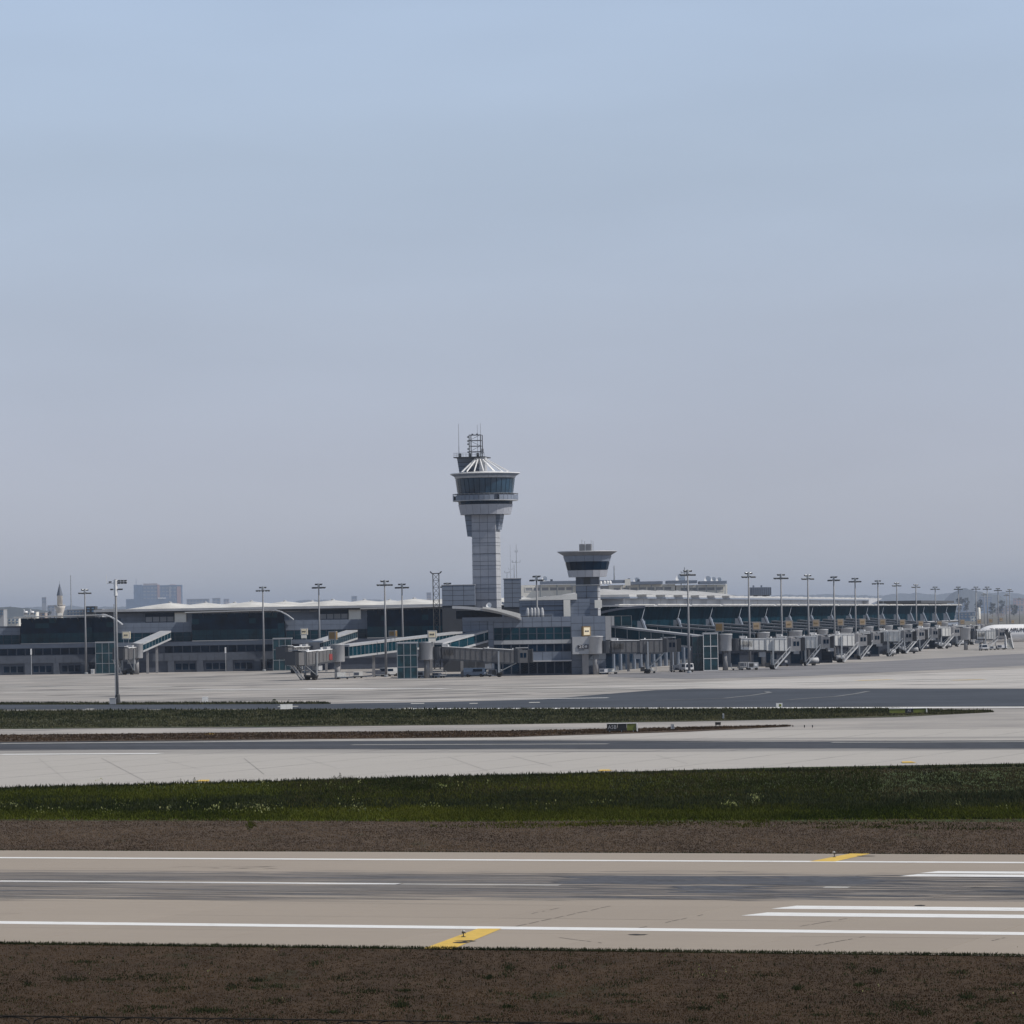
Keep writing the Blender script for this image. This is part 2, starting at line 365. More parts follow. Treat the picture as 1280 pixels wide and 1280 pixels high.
# ------------------------------------------------------------------ near runway: concrete slabs + markings
rwy = sheet('runway', [RW(-300,nN0),RW(300,nN0),RW(300,nF0),RW(-300,nF0)], -0.02, 'joint', kind='structure')
rows = 8; sw = (nF0-nN0)/rows; stp = 7.5
def slab(w_, h_):
    b = MB(); a = 0.025
    b.v = [(-w_/2,-h_/2,-0.015),(w_/2,-h_/2,-0.015),(w_/2,h_/2,-0.015),(-w_/2,h_/2,-0.015),(-w_/2,-h_/2,0),(w_/2,-h_/2,0),(w_/2,h_/2,0),(-w_/2,h_/2,0)]
    b.f = [(4,5,6,7),(0,1,5,4),(1,2,6,5),(2,3,7,6),(3,0,4,7)]; return b.mesh('slab', 'rwy_concrete')
sm = slab(stp-0.035, sw-0.02); ang = math.atan2(E.y,E.x)
for j in range(rows):
    for i in range(-8, 9):
        x, y = RW(i*stp+1.3, nN0+(j+0.5)*sw); o = inst('slab', sm, rwy, (x,y,random.uniform(-0.003,0.002)), ang)
mb = MB()
for s_ in (-1, 1):
    for k in range(1):
        t0, t1 = (8.5*stp+1.3, 300) if s_ > 0 else (-300, -8.5*stp+1.3)
        mb.add([(*RW(t0,nN0),-0.001),(*RW(t1,nN0),-0.001),(*RW(t1,nF0),-0.001),(*RW(t0,nF0),-0.001)], [(0,1,2,3)])
mb.build('outer_slabs', 'rwy_concrete', rwy, kind='stuff')
def stripe(name, t0, t1, na, nb, m='paint_white', z=0.006, sk=0.0):
    return sheet(name, [RW(t0,na),RW(t1,na),RW(t1+sk,nb),RW(t0+sk,nb)], z, m, rwy)
stripe('edge_line', -300, 300, -0.75, 0.65)
stripe('edge_line', -300, 300, nF-0.5, nF+0.5, z=0.007)
stripe('centre_line', tt(0,1101), tt(492,1106), nC-0.45, nC+0.45)
stripe('centre_line', tt(-330,1098), tt(-130,1100), nC-0.45, nC+0.45)
stripe('centre_line', tt(497,1106), tt(697,1107), nC-0.32, nC+0.25, 'paint_faded')
stripe('centre_line', tt(1030,1109), tt(1062,1109), nC-0.4, nC+0.2, 'paint_faded')
for xa, ya, hw, ln in ((935,1142.5,0.95,60),(972,1134.0,0.95,60),(1130,1094,0.8,60),(1155,1090.2,0.8,60)):
    n_ = nn(xa,ya); t_ = tt(xa,ya); stripe('touchdown_mark', t_, t_+ln, n_-hw, n_+hw, sk=hw*0.6)
for k, pts in enumerate([[(530,1185.5),(567,1186),(627,1161),(597,1161)], [(1012,1077),(1044,1077),(1088,1067.2),(1063,1067)]]):
    sheet('yellow_line', [G(*p) for p in pts], 0.009, 'paint_yellow', rwy)
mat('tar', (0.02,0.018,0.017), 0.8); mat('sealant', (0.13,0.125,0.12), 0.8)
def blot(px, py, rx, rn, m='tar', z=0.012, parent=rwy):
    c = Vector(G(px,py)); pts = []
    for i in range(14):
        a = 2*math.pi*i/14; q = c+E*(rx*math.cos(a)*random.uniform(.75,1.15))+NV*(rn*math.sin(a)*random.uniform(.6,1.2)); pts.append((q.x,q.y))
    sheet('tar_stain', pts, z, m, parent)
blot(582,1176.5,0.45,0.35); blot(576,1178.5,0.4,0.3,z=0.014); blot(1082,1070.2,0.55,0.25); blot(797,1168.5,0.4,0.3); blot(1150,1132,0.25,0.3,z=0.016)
def streaks(name, x0, x1, y0, y1, cnt, m, seed, z=0.0035, parent=rwy, lmin=1.5, lmax=9, th=0.09):
    rd = random.Random(seed); b = MB()
    for i in range(cnt):
        px = rd.uniform(x0,x1); py = rd.uniform(y0,y1); t_, n_ = tt(px,py), nn(px,py); l_ = rd.uniform(lmin,lmax); h_ = rd.uniform(.3,1)*th
        k = len(b.v); z_ = z+i*1e-5
        b.v += [(*RW(t_,n_),z_),(*RW(t_+l_*.5,n_-h_),z_),(*RW(t_+l_,n_+rd.uniform(-.1,.1)),z_),(*RW(t_+l_*.5,n_+h_),z_)]; b.f.append((k,k+1,k+2,k+3))
    b.build(name, m, parent, kind='stuff')
mat('rubber_film', (0.13,0.13,0.14), 0.85, 0, 0.2, 2)
mat('rubber_deep', (0.040,0.043,0.052), 0.8, 0, 0.3, 0.5)
mat('pale_film', (0.33,0.31,0.28), 0.85, 0, 0.2, 2)
mat('rubber_black', (0.075,0.078,0.09), 0.8, 0, 0.25, 2)
streaks('tyre_marks', -200,1400,1088,1126,240,'rubber_film',1)
streaks('tyre_marks', 640,1400,1092,1126,160,'rubber_black',2,0.0045,lmin=1,lmax=6,th=0.12)
streaks('tyre_marks', 700,1400,1096,1124,260,'rubber_black',33,0.0048,lmin=2,lmax=9,th=0.16)
streaks('tyre_marks', 680,1060,1095,1105,320,'rubber_black',3,0.005,lmin=1,lmax=5,th=0.35)
streaks('tyre_marks', 830,910,1107,1116,80,'rubber_black',4,0.005,lmin=1,lmax=3,th=0.3)
streaks('tyre_marks', 200,330,1083,1086,14,'tar',5,0.005,lmin=.6,lmax=2,th=0.06)
streaks('tyre_marks', -300,660,1090,1124,420,'rubber_film',12,0.004,lmin=3,lmax=16,th=0.10)
streaks('pale_streaks', -300,1300,1088,1128,90,'pale_film',13,0.0052,lmin=3,lmax=14,th=0.07)
# transverse cracks sealed with tar
b = MB()
for (x0,y0,x1,y1) in [(645,1158,780,1129),(800,1160,890,1141),(1020,1182,1090,1169),(1000,1158,1060,1148),(660,1143,700,1135),(1240,1176,1270,1169),(700,1172,760,1180)]:
    p, q = Vector(G(x0,y0)), Vector(G(x1,y1)); m_ = 9
    for i in range(m_):
        if random.random() < .25: continue
        a_ = p.lerp(q, i/m_); b2 = p.lerp(q, (i+.8)/m_); d = (b2-a_).normalized(); s_ = Vector((-d.y,d.x))*0.025; k = len(b.v)
        a_ = a_+Vector((random.uniform(-.05,.05),0))
        b.v += [(*(a_-s_),0.0065),(*(b2-s_),0.0065),(*(b2+s_),0.0065),(*(a_+s_),0.0065)]; b.f.append((k,k+1,k+2,k+3))
b.build('sealed_cracks', 'tar', rwy, kind='stuff')
rw2 = bpy.data.objects['second_runway']; streaks('tyre_marks',-700,1700,929.6,936.0,330,'rubber_black',14,0.006,rw2,15,80,0.8); streaks('tyre_marks',-700,1700,929.6,931.2,260,'rubber_deep',24,0.009,rw2,15,80,0.9); streaks('tyre_marks',-700,1700,934.2,936.8,300,'rubber_deep',25,0.009,rw2,15,80,0.9); streaks('tyre_marks',-700,1700,926.5,941,90,'rubber_film',15,0.004,rw2,15,60,0.5);  apr = bpy.data.objects['apron']; txy = bpy.data.objects['taxiway']
def stripe2(name, x0, y0, x1, y1, hw, m, z, parent):
    p, q = Vector(G(x0,y0)), Vector(G(x1,y1)); d = (q-p).normalized(); s_ = Vector((-d.y,d.x))*hw
    sheet(name, [tuple(p-s_),tuple(q-s_),tuple(q+s_),tuple(p+s_)], z, m, parent)
stripe2('edge_line', 0,943.3,200,942.2,1.1,'paint_white',0.03,rw2)
stripe2('edge_line', 0,926.6+3,640,923.5+1,0.8,'paint_faded',0.03,rw2)
stripe2('centre_line', 440,931.3,760,930.2,0.5,'paint_faded',0.034,rw2)
stripe2('centre_line', 1040,928.4,1400,927.0,0.5,'paint_faded',0.034,rw2)
for x,y,wd in ((253,976.4,9),(755,963.5,9),(1134,953.2,9),(262,918,7)):
    g0 = G(x,y); sheet('yellow_mark', [(g0[0]-.55,g0[1]-1.5),(g0[0]+.65,g0[1]-1.5),(g0[0]+.45,g0[1]+1.6),(g0[0]-.3,g0[1]+1.6)], 0.05, 'paint_yellow', rw2)
b = MB()
for (x0,y0,x1,y1,hw) in [(127,948,180,976,.016),(48,948,90,981,.008),(205,950,250,962,.012),(305,948,330,968,.015),(380,948,420,960,.012),(560,946,610,964,.015),(640,945,690,958,.02),(820,944,860,955,.015)]:
    p, q = Vector(G(x0,y0)), Vector(G(x1,y1)); d = (q-p).normalized(); s_ = Vector((-d.y,d.x))*hw; k = len(b.v)
    b.v += [(*(p-s_),0.02),(*(q-s_),0.02),(*(q+s_),0.02),(*(p+s_),0.02)]; b.f.append((k,k+1,k+2,k+3))
b.build('sealed_cracks', 'sealant', rw2, kind='stuff')
stripe2('edge_line', 500,886.3,1400,884.2,2.2,'paint_white',0.045,txy)
stripe2('apron_line', 430,876.6,760,873.9-1.5,1.3,'paint_white',0.03,apr)
for x,y,w_ in ((360,883.4,3),(592,879.6,1.2),(668,878.4,1.6),(522,879.7,2),(510,885.6,1.2),(112,886.6,1.2)):
    g0 = G(x,y); sheet('dash_mark', [(g0[0]-w_/2,g0[1]-2),(g0[0]+w_/2,g0[1]-2),(g0[0]+w_/2,g0[1]+2),(g0[0]-w_/2,g0[1]+2)], 0.05, 'paint_faded', txy)
pl = [(820,875.6),(870,874.2),(905,873.2),(940,869.5),(962,866.2),(958,864.8)]
for i in range(len(pl)-1): stripe2('guide_line', *pl[i], *pl[i+1], 0.45, 'guide_faint', 0.05+i*.002, txy)
pl = [(985,875.2),(1015,873),(1045,871),(1070,867.5),(1085,864.5)]
for i in range(len(pl)-1): stripe2('guide_line', *pl[i], *pl[i+1], 0.45, 'guide_faint', 0.062+i*.002, txy)
for x0,y0,x1,y1,m_ in ((380,861,560,861,'paint_white'),(0,859,220,858.5,'paint_faded'),(600,857,1280,850,'paint_faded'),(560,862.6,860,861,'paint_faded'),(0,866,300,864,'paint_faded'),(240,862,470,861.4,'paint_white'),(800,858,1280,846,'paint_faded')):
    stripe2('apron_line', x0,y0,x1,y1, 1.6 if m_=='paint_white' else 1.9, m_, 0.03+random.uniform(0,.004), apr)
for x0,y0,x1,y1 in ((1072,851,1115,849.6),(1190,850.6,1230,849.6)): stripe2('guide_line', x0,y0,x1,y1, 1.2, 'paint_yellow', 0.05, apr)
# dark oil and tyre scuffs lying across the apron
b = MB(); rd = random.Random(11)
for i in range(210):
    px, py = rd.uniform(-100,1380), rd.uniform(841,880)
    if py > 862 and px > 700: continue
    x, y = G(px,py); l_ = rd.uniform(4,22); h_ = rd.uniform(.5,1.8); dy = rd.uniform(-2,2); k = len(b.v); z_ = 0.012+i*2e-5
    b.v += [(x,y,z_),(x+l_*.5,y+dy-h_,z_),(x+l_,y+dy*2,z_),(x+l_*.4,y+dy+h_,z_)]; b.f.append((k,k+1,k+2,k+3))
mat('scuffed', (0.15,0.145,0.145), 0.85, 0, 0.4, 0.3); b.build('scuff_marks', 'scuffed', apr, kind='stuff')
# ------------------------------------------------------------------ grass
def grass(name, label, regions, m, hmin, hmax, wd, blades=3, z=0.0, group=None):
    P = []
    for (poly_top, poly_bot, cnt) in regions:
        tx, ty = zip(*poly_top); bx, by = zip(*poly_bot)
        px = rng.uniform(min(tx), max(tx), cnt); u = rng.uniform(0,1,cnt)
        a = np.interp(px, tx, ty); b_ = np.interp(px, bx, by); py = a+(b_-a)*u
        v = (px-640)*sr+(py-HY)*cr; Y = F*H/v; X = ((px-640)*cr-(py-HY)*sr)*Y/F; P.append(np.stack([X,Y],1))
    P = np.repeat(np.concatenate(P), blades, 0); n = len(P)
    P = P+rng.normal(0, wd*1.3, P.shape)
    h = rng.uniform(hmin,hmax,n)*rng.uniform(.6,1.25,n); a = rng.uniform(0,np.pi,n); w_ = wd*rng.uniform(.5,1.2,n)
    dx, dy = np.cos(a)*w_/2, np.sin(a)*w_/2*1.0; lx, ly = rng.normal(0,.35,n)*h, rng.normal(0,.35,n)*h
    V = np.empty((n,3,3)); V[:,0] = np.stack([P[:,0]-dx,P[:,1]-dy,np.full(n,z-.02)],1); V[:,1] = np.stack([P[:,0]+dx,P[:,1]+dy,np.full(n,z-.02)],1)
    V[:,2] = np.stack([P[:,0]+lx,P[:,1]+ly,z+h],1)
    me = bpy.data.meshes.new(name); me.vertices.add(n*3); me.vertices.foreach_set('co', V.astype(np.float32).ravel())
    me.loops.add(n*3); me.loops.foreach_set('vertex_index', np.arange(n*3,dtype=np.int32))
    me.polygons.add(n); me.polygons.foreach_set('loop_start', np.arange(0,n*3,3,dtype=np.int32)); me.polygons.foreach_set('loop_total', np.full(n,3,dtype=np.int32))
    me.update(calc_edges=True); me.materials.append(MATS[m])
    o = bpy.data.objects.new(name, me); col.objects.link(o); tag(o, label, 'grass', group, 'stuff'); return o
def leafmat(name, a, b_, sc, st=(0.6,0.25,1)):
    m = bpy.data.materials.new(name); m.use_nodes = True; MATS[name] = m
    n, l = m.node_tree.nodes, m.node_tree.links; n.remove(n['Principled BSDF'])
    g = n.new('ShaderNodeNewGeometry'); q = n.new('ShaderNodeMapping'); q.inputs['Scale'].default_value = st; l.new(g.outputs['Position'], q.inputs[0])
    t = n.new('ShaderNodeTexNoise'); t.inputs['Scale'].default_value = sc; t.inputs['Detail'].default_value = 5; l.new(q.outputs[0], t.inputs[0])
    r = n.new('ShaderNodeValToRGB'); l.new(t.outputs['Fac'], r.inputs[0]); r.color_ramp.elements[0].position=.36; r.color_ramp.elements[1].position=.64
    r.color_ramp.elements[0].color=(*a,1); r.color_ramp.elements[1].color=(*b_,1)
    rr = n.new('ShaderNodeMix'); rr.data_type='RGBA'; rr.blend_type='MULTIPLY'; rr.inputs[0].default_value=1
    mr = n.new('ShaderNodeMapRange'); mr.inputs['To Min'].default_value=.75; mr.inputs['To Max'].default_value=1.3
    l.new(g.outputs['Random Per Island'], mr.inputs[0]); l.new(r.outputs[0], rr.inputs[6]); l.new(mr.outputs[0], rr.inputs[7])
    d = n.new('ShaderNodeBsdfDiffuse'); tr = n.new('ShaderNodeBsdfTranslucent'); ms = n.new('ShaderNodeMixShader'); ms.inputs[0].default_value=.3
    l.new(rr.outputs[2], d.inputs[0]); l.new(rr.outputs[2], tr.inputs[0]); l.new(d.outputs[0], ms.inputs[1]); l.new(tr.outputs[0], ms.inputs[2])
    l.new(ms.outputs[0], n['Material Output'].inputs[0]); return m
leafmat('dry_blades', (0.046,0.031,0.019), (0.086,0.056,0.033), 0.22)
leafmat('bright_blades', (0.045,0.062,0.008), (0.095,0.110,0.016), 0.2)
leafmat('dull_blades', (0.022,0.026,0.010), (0.066,0.056,0.028), 0.14)
leafmat('brown_blades', (0.085,0.061,0.043), (0.150,0.107,0.072), 0.28)
leafmat('green_blades', (0.022,0.030,0.006), (0.076,0.082,0.012), 0.10)
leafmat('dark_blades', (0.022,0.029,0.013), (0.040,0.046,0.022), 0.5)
leafmat('olive_blades', (0.040,0.046,0.022), (0.085,0.082,0.044), 0.25)
leafmat('pale_blades', (0.17,0.20,0.06), (0.36,0.36,0.17), 2)
grass('dry_grass', 'short dry brown grass covering the verge nearest the viewer', [([(-600,1171.2),(1880,1201.3)],[(-600,1300),(1880,1300)],100000)], 'dry_blades', .015,.055,.055, 3, -0.03)
grass('weed_tufts', 'dark green weeds scattered through the nearest brown verge', [([(-80,1180),(1360,1197)],[(-80,1300),(1360,1300)],1500),([(-80,1176.8),(1360,1194.2)],[(-80,1178.6),(1360,1196)],4200)], 'dark_blades', .04,.13,.06, 4, -0.03)
grass('dry_grass', 'dry brown grass between the near runway and the green verge', [([(-600,1020),(600,1024),(1880,1021)],[(-600,1061.4),(1880,1069.1)],58000),([(800,964),(1360,953)],[(800,968),(1360,962)],3500)], 'brown_blades', .03,.08,.10, 3, -0.03)
grass('green_grass', 'lush green grass between the two runways', [([(-80,987),(320,977.5),(640,969),(760,966)],[(-80,1022),(600,1025),(760,1024)],26000),([(500,1008),(1880,1003)],[(500,1025),(1880,1022)],27000),([(-600,1002),(-80,987)],[(-600,1021),(-80,1022)],7000),([(700,968),(1100,960)],[(700,1010),(1100,1006)],7000)], 'green_blades', .09,.24,.11, 3, -0.03)
grass('bright_grass', 'brighter yellow green fringe along the lower edge of the green verge', [([(-80,1013),(600,1015),(1360,1012)],[(-80,1024),(600,1027),(1360,1023)],9000),([(-80,990),(500,982)],[(-80,1004),(500,998)],3500)], 'bright_blades', .08,.20,.11, 3, -0.03)
grass('dull_grass', 'duller olive brown grass in the upper right of the green verge', [([(350,977),(640,969.5),(960,962),(1360,960),(1880,966)],[(350,1008),(1880,1010)],32000)], 'dull_blades', .08,.22,.12, 3, -0.03)
grass('weed_tufts', 'dark weeds along the middle of the green verge', [([(-80,1000),(640,1000),(1360,988)],[(-80,1012),(640,1010),(1360,1004)],2600),([(-80,987),(320,977),(640,968.7),(1360,955)],[(-80,989),(320,979),(640,970.5),(1360,957)],1800)], 'dark_blades', .12,.34,.16, 4, -0.03)
grass('olive_grass', 'dull olive grass on the long strip before the taxiway', [([(-600,891),(-80,888.8),(640,886.3),(1100,886.2),(1236,890)],[(-600,914),(-80,911.5),(640,905.3),(1000,898.8),(1200,892.3),(1236,890.5)],36000),([(-80,880.2),(200,880),(410,879.7)],[(-80,881),(200,880.9),(410,880)],2200)], 'olive_blades', .10,.30,.22, 3, 0.03)
grass('weed_tufts', 'dark clumps in the olive strip before the taxiway', [([(-80,888.8),(640,886.4),(1236,889.9)],[(-80,900),(640,898),(1236,890.5)],1500),([(-80,880),(410,879.5)],[(-80,880.9),(410,880)],900)], 'dark_blades', .2,.45,.35, 4, 0.03)
grass('dry_grass', 'brown grass of the thin strip beside the second runway', [([(-80,919.5),(640,913.8),(985,907)],[(-80,928),(640,921.3),(985,908.3)],9000)], 'dry_blades', .06,.18,.18, 3, 0.03)
def weed_clusters(name, label, cl, m, hmin, hmax, wd, seed):
    rd = random.Random(seed); b = MB()
    for (px, py, cnt, sx, sy) in cl:
        for i in range(cnt):
            x, y = G(rd.gauss(px,sx), rd.gauss(py,sy)); h = rd.uniform(hmin,hmax); a = rd.uniform(0,3.1); c, d = math.cos(a)*wd/2, math.sin(a)*wd/2; k = len(b.v)
            b.v += [(x-c,y-d,-.04),(x+c,y+d,-.04),(x+rd.gauss(0,.4)*h,y+rd.gauss(0,.4)*h,-.03+h)]; b.f.append((k,k+1,k+2))
    tag(b.build(name, m), label, 'grass', None, 'stuff')
rd = random.Random(21)
wc = [(rd.uniform(-20,1300), rd.uniform(1200,1285), rd.randint(20,150), rd.uniform(3,16), rd.uniform(.8,2.6)) for i in range(80)]
wc += [(190,1221,420,28,3.5),(250,1262,240,9,1.6),(272,1263,220,8,1.4),(500,1256,260,6,2),(90,1224,200,10,2)]
weed_clusters('weed_clumps','dark green weed clumps dotted over the nearest brown verge', wc, 'dark_blades', .03,.10,.05, 4)
wc = [(rd.uniform(560,1300), rd.gauss(1031,3), rd.randint(40,200), rd.uniform(10,40), rd.uniform(.6,1.2)) for i in range(26)]+[(313,1031,160,3,2.5),(900,1024,260,14,1.5),(950,1026,200,6,1.5)]
weed_clusters('weed_clumps','faint green growth in the brown verge just below the green grass', wc, 'green_blades', .06,.16,.09, 5)
wc = [(rd.uniform(-40,1320), rd.uniform(991,1013), rd.randint(80,420), rd.uniform(8,40), rd.uniform(.8,2.4)) for i in range(60)]+[(x,rd.gauss(1003,3),260,22,1.5) for x in range(560,1320,38)]
weed_clusters('weed_clumps','dark grey green clumps through the middle of the green verge', wc, 'dark_blades', .10,.30,.13, 6)
wc = [(rd.uniform(-40,980), rd.uniform(890,897), rd.randint(20,90), rd.uniform(6,20), rd.uniform(.4,.9)) for i in range(60)]
weed_clusters('weed_clumps','darker clumps in the olive strip before the taxiway', wc, 'dark_blades', .15,.40,.35, 7)
b = MB(); rd2 = random.Random(31)  # row of dark blades colours in the shade line below the verge grass
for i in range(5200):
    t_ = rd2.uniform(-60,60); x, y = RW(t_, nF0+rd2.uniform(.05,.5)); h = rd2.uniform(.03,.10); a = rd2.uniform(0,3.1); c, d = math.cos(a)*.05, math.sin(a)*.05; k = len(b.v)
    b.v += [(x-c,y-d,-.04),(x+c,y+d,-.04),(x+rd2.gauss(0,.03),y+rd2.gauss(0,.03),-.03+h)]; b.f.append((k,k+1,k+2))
tag(b.build('edge_shade_blades','dark_blades'),'dark blades standing in for grass shade along the far edge of the near runway','grass',None,'stuff')
def flowers(name, label, centres, m='pale_blades', seed=5, fs=1.0):
    rd = random.Random(seed); b = MB()
    for (px, py, cnt, sx, sy) in centres:
        for i in range(cnt):
            x, y = G(rd.gauss(px,sx), rd.gauss(py,sy)); z = rd.uniform(.10,.38); s_ = rd.uniform(.025,.06)*fs; k = len(b.v); a = rd.uniform(0,3.1)
            c, d = math.cos(a)*s_, math.sin(a)*s_
            b.v += [(x-c,y-d,z-s_),(x+c,y+d,z-s_),(x+c*.6,y+d*.6,z+s_),(x-c*.6,y-d*.6,z+s_)]; b.f.append((k,k+1,k+2,k+3))
    tag(b.build(name, m), label, 'flowers', None, 'stuff')
cl = [(944,1001,60,4,2.2),(913,1009,30,5,2),(330,1011,50,12,3)]
rd = random.Random(8)
for i in range(18): cl.append((rd.uniform(-40,1320), rd.gauss(1009,5.5), rd.randint(2,14), rd.uniform(2,12), 1.6))
for i in range(18): cl.append((rd.uniform(-40,700), rd.gauss(1014,2.5), rd.randint(3,12), rd.uniform(3,11), 1.4))
for i in range(14): cl.append((rd.uniform(120,700), rd.gauss(984,3), rd.randint(3,9), 4, 1))
flowers('wildflowers', 'pale yellow wildflowers scattered through the green verge', cl)
flowers('wildflowers', 'tiny pale flowers scattered in the nearest brown verge', [(rd.uniform(0,1280),rd.uniform(1190,1270),rd.randint(1,2),2,1) for i in range(30)]+[(885,1222,14,18,4)], seed=9, fs=.4)
# ------------------------------------------------------------------ chain link fence close to the viewer
FY = 6.0
fp0, fp1 = Vector((XX(-120,FY,1270), FY, ZZ(1268.2,FY,-120))), Vector((XX(900,FY+.0,1280), FY, ZZ(1281,FY,900)))
fn = thing('chain_link_fence', 'dark chain link fence whose wire loops just show at the bottom left', 'fence', (fp0.x,FY,10.85), 0, None, True)
b = MB(); tw = MB(); L_ = (fp1-fp0).length; d = (fp1-fp0)/L_; cell = 0.062; nlo = int(L_/cell)
b.beam(fp0, fp1, .0011, 5); b.build('top_wire', 'wire', fn)
for i in range(nlo):
    c0 = fp0+d*(i*cell); zt = -random.uniform(.000,.003)
    prev = None
    for k in range(9):
        a = math.pi*k/8; x = (1-math.cos(a))/2*cell*.93; z = math.sin(a)**.8*0.010+zt-.009+ (0 if 0<k<8 else -.002)
        q = c0+d*x+Vector((0,.002*math.cos(a),z))
        if prev is not None: tw.beam(prev, q, .0010, 4)
        prev = q
    for r_ in range(1, 12):
        zz = -0.011-(r_-1)*.06
        s_ = 0 if r_ % 2 else cell/2
        tw.beam(c0+d*s_+Vector((0,0,zz)), c0+d*(s_+cell/2)+Vector((0,0,zz-.06)), .0010, 3); tw.beam(c0+d*(s_+cell)+Vector((0,0,zz)), c0+d*(s_+cell/2)+Vector((0,0,zz-.06)), .0010, 3)
tw.build('wire_mesh', 'wire', fn, kind='stuff')
for t_ in (0.06, L_-.02):
    q = fp0+d*t_; MB().beam((q.x,q.y+.03,10.7),(q.x,q.y+.03,q.z-.05),.022,8).build('post','galvanised',fn)
# ------------------------------------------------------------------ shared pieces
def grid_panels(parent, name, m, x0, x1, z0, z1, y, nx, nz, gap=0.09, depth=0.08, skip=None, rough=0.0):
    """panels standing on the -Y face at y, each its own object"""
    w_, h_ = (x1-x0)/nx, (z1-z0)/nz; me = unit_mesh(name, (w_-gap, depth, h_-gap), m)
    for j in range(nz):
        for i in range(nx):
            if skip and skip(i,j): continue
            inst(name, me, parent, (x0+(i+.5)*w_, y-0.01-random.uniform(0,.02), z0+(j+.5)*h_))
def window_row(parent, x0, x1, z0, z1, y, n, gl='glass_teal', fr=None, rows=1, bw=.10):
    """a window is one frame + pane(s): each its own part (window > pane)"""
    w_ = (x1-x0)/n; h_ = (z1-z0)
    key = ('win', round(w_,3), round(h_,3), rows, fr)
    if key not in _unit:
        b = MB(); a = w_/2-.03; c = h_/2
        b.box(-a,a,-.10,0,-c,-c+bw); b.box(-a,a,-.10,0,c-bw,c); b.box(-a,-a+bw,-.10,0,-c+bw,c-bw); b.box(a-bw,a,-.10,0,-c+bw,c-bw)
        for r_ in range(1,rows): z = -c+h_*r_/rows; b.box(-a+bw,a-bw,-.08,0,z-bw/2,z+bw/2)
        _unit[key] = b.mesh('window', fr or 'cladding_dark')
    pm = unit_mesh('pane', (w_-.06-2*bw+.02, .03, h_-2*bw+.02), gl)
    for i in range(n):
        x = x0+(i+.5)*w_; o = inst('window', _unit[key], parent, (x, y, (z0+z1)/2))
        p = bpy.data.objects.new('pane', pm); col.objects.link(p); p.parent = o; p.location = (0,-.02,0)
WG = 'terminal building'
# ================================================================== left concourse building (three glass halls)
YL = 1072.0
def lx(px): return XX(px, YL)
def lz(py, px=300): return ZZ(py, YL, px)
LV = dict(g=2.9, a=4.95, b=6.8, c=7.85, d=10.3, e=12.9, t=15.3)
x_l, x_r = lx(-70), lx(604)
cb = thing('concourse_building', 'long low grey concourse with three dark glass halls left of the control tower', 'terminal', (lx(270),YL,0), 0, None, True)
MB().box(x_l,x_r,YL+.5,YL+26,0,LV['c']).build('lower_wall','cladding_dark',cb)
MB().box(x_l,x_r,YL+.1,YL+.5,LV['g'],LV['a']-.0).build('wall_band','cladding_low',cb)
MB().box(x_l,x_r,YL+.1,YL+.5,LV['b'],LV['c']).build('wall_band','cladding',cb)
window_row(cb, lx(-2), lx(119), LV['a']+.02, LV['b']-.02, YL+.45, 11, 'glass_dark', 'cladding_dark')
window_row(cb, lx(205), lx(341), LV['a']+.02, LV['b']-.02, YL+.45, 12, 'glass_dark', 'cladding_dark')
window_row(cb, lx(425), lx(600), LV['a']+.02, LV['b']-.02, YL+.45, 14, 'glass_dark', 'cladding_dark')
grid_panels(cb,'wall_panel','cladding_low',lx(-2),lx(119),LV['g'],LV['a'],YL+.1,12,1)
grid_panels(cb,'wall_panel','cladding_low',lx(205),lx(341),LV['g'],LV['a'],YL+.1,13,1)
# ground floor: piers and openings
for x0, x1 in ((30,38),(66,73),(101,110),(182,184),(209,217),(245,253),(283,290),(317,325),(330,333)):
    MB().box(lx(x0),lx(x1),YL,YL+.5,0,LV['g']-.003).build('pier','cladding_low',cb)
for x0, x1 in ((3,29),(40,64),(76,100),(110,118),(218,244),(256,282),(292,315),(325,340)):
    window_row(cb, lx(x0), lx(x1), .5, 2.3, YL+.48, max(1,round((x1-x0)/9)), 'glass_dark', 'cladding_low')
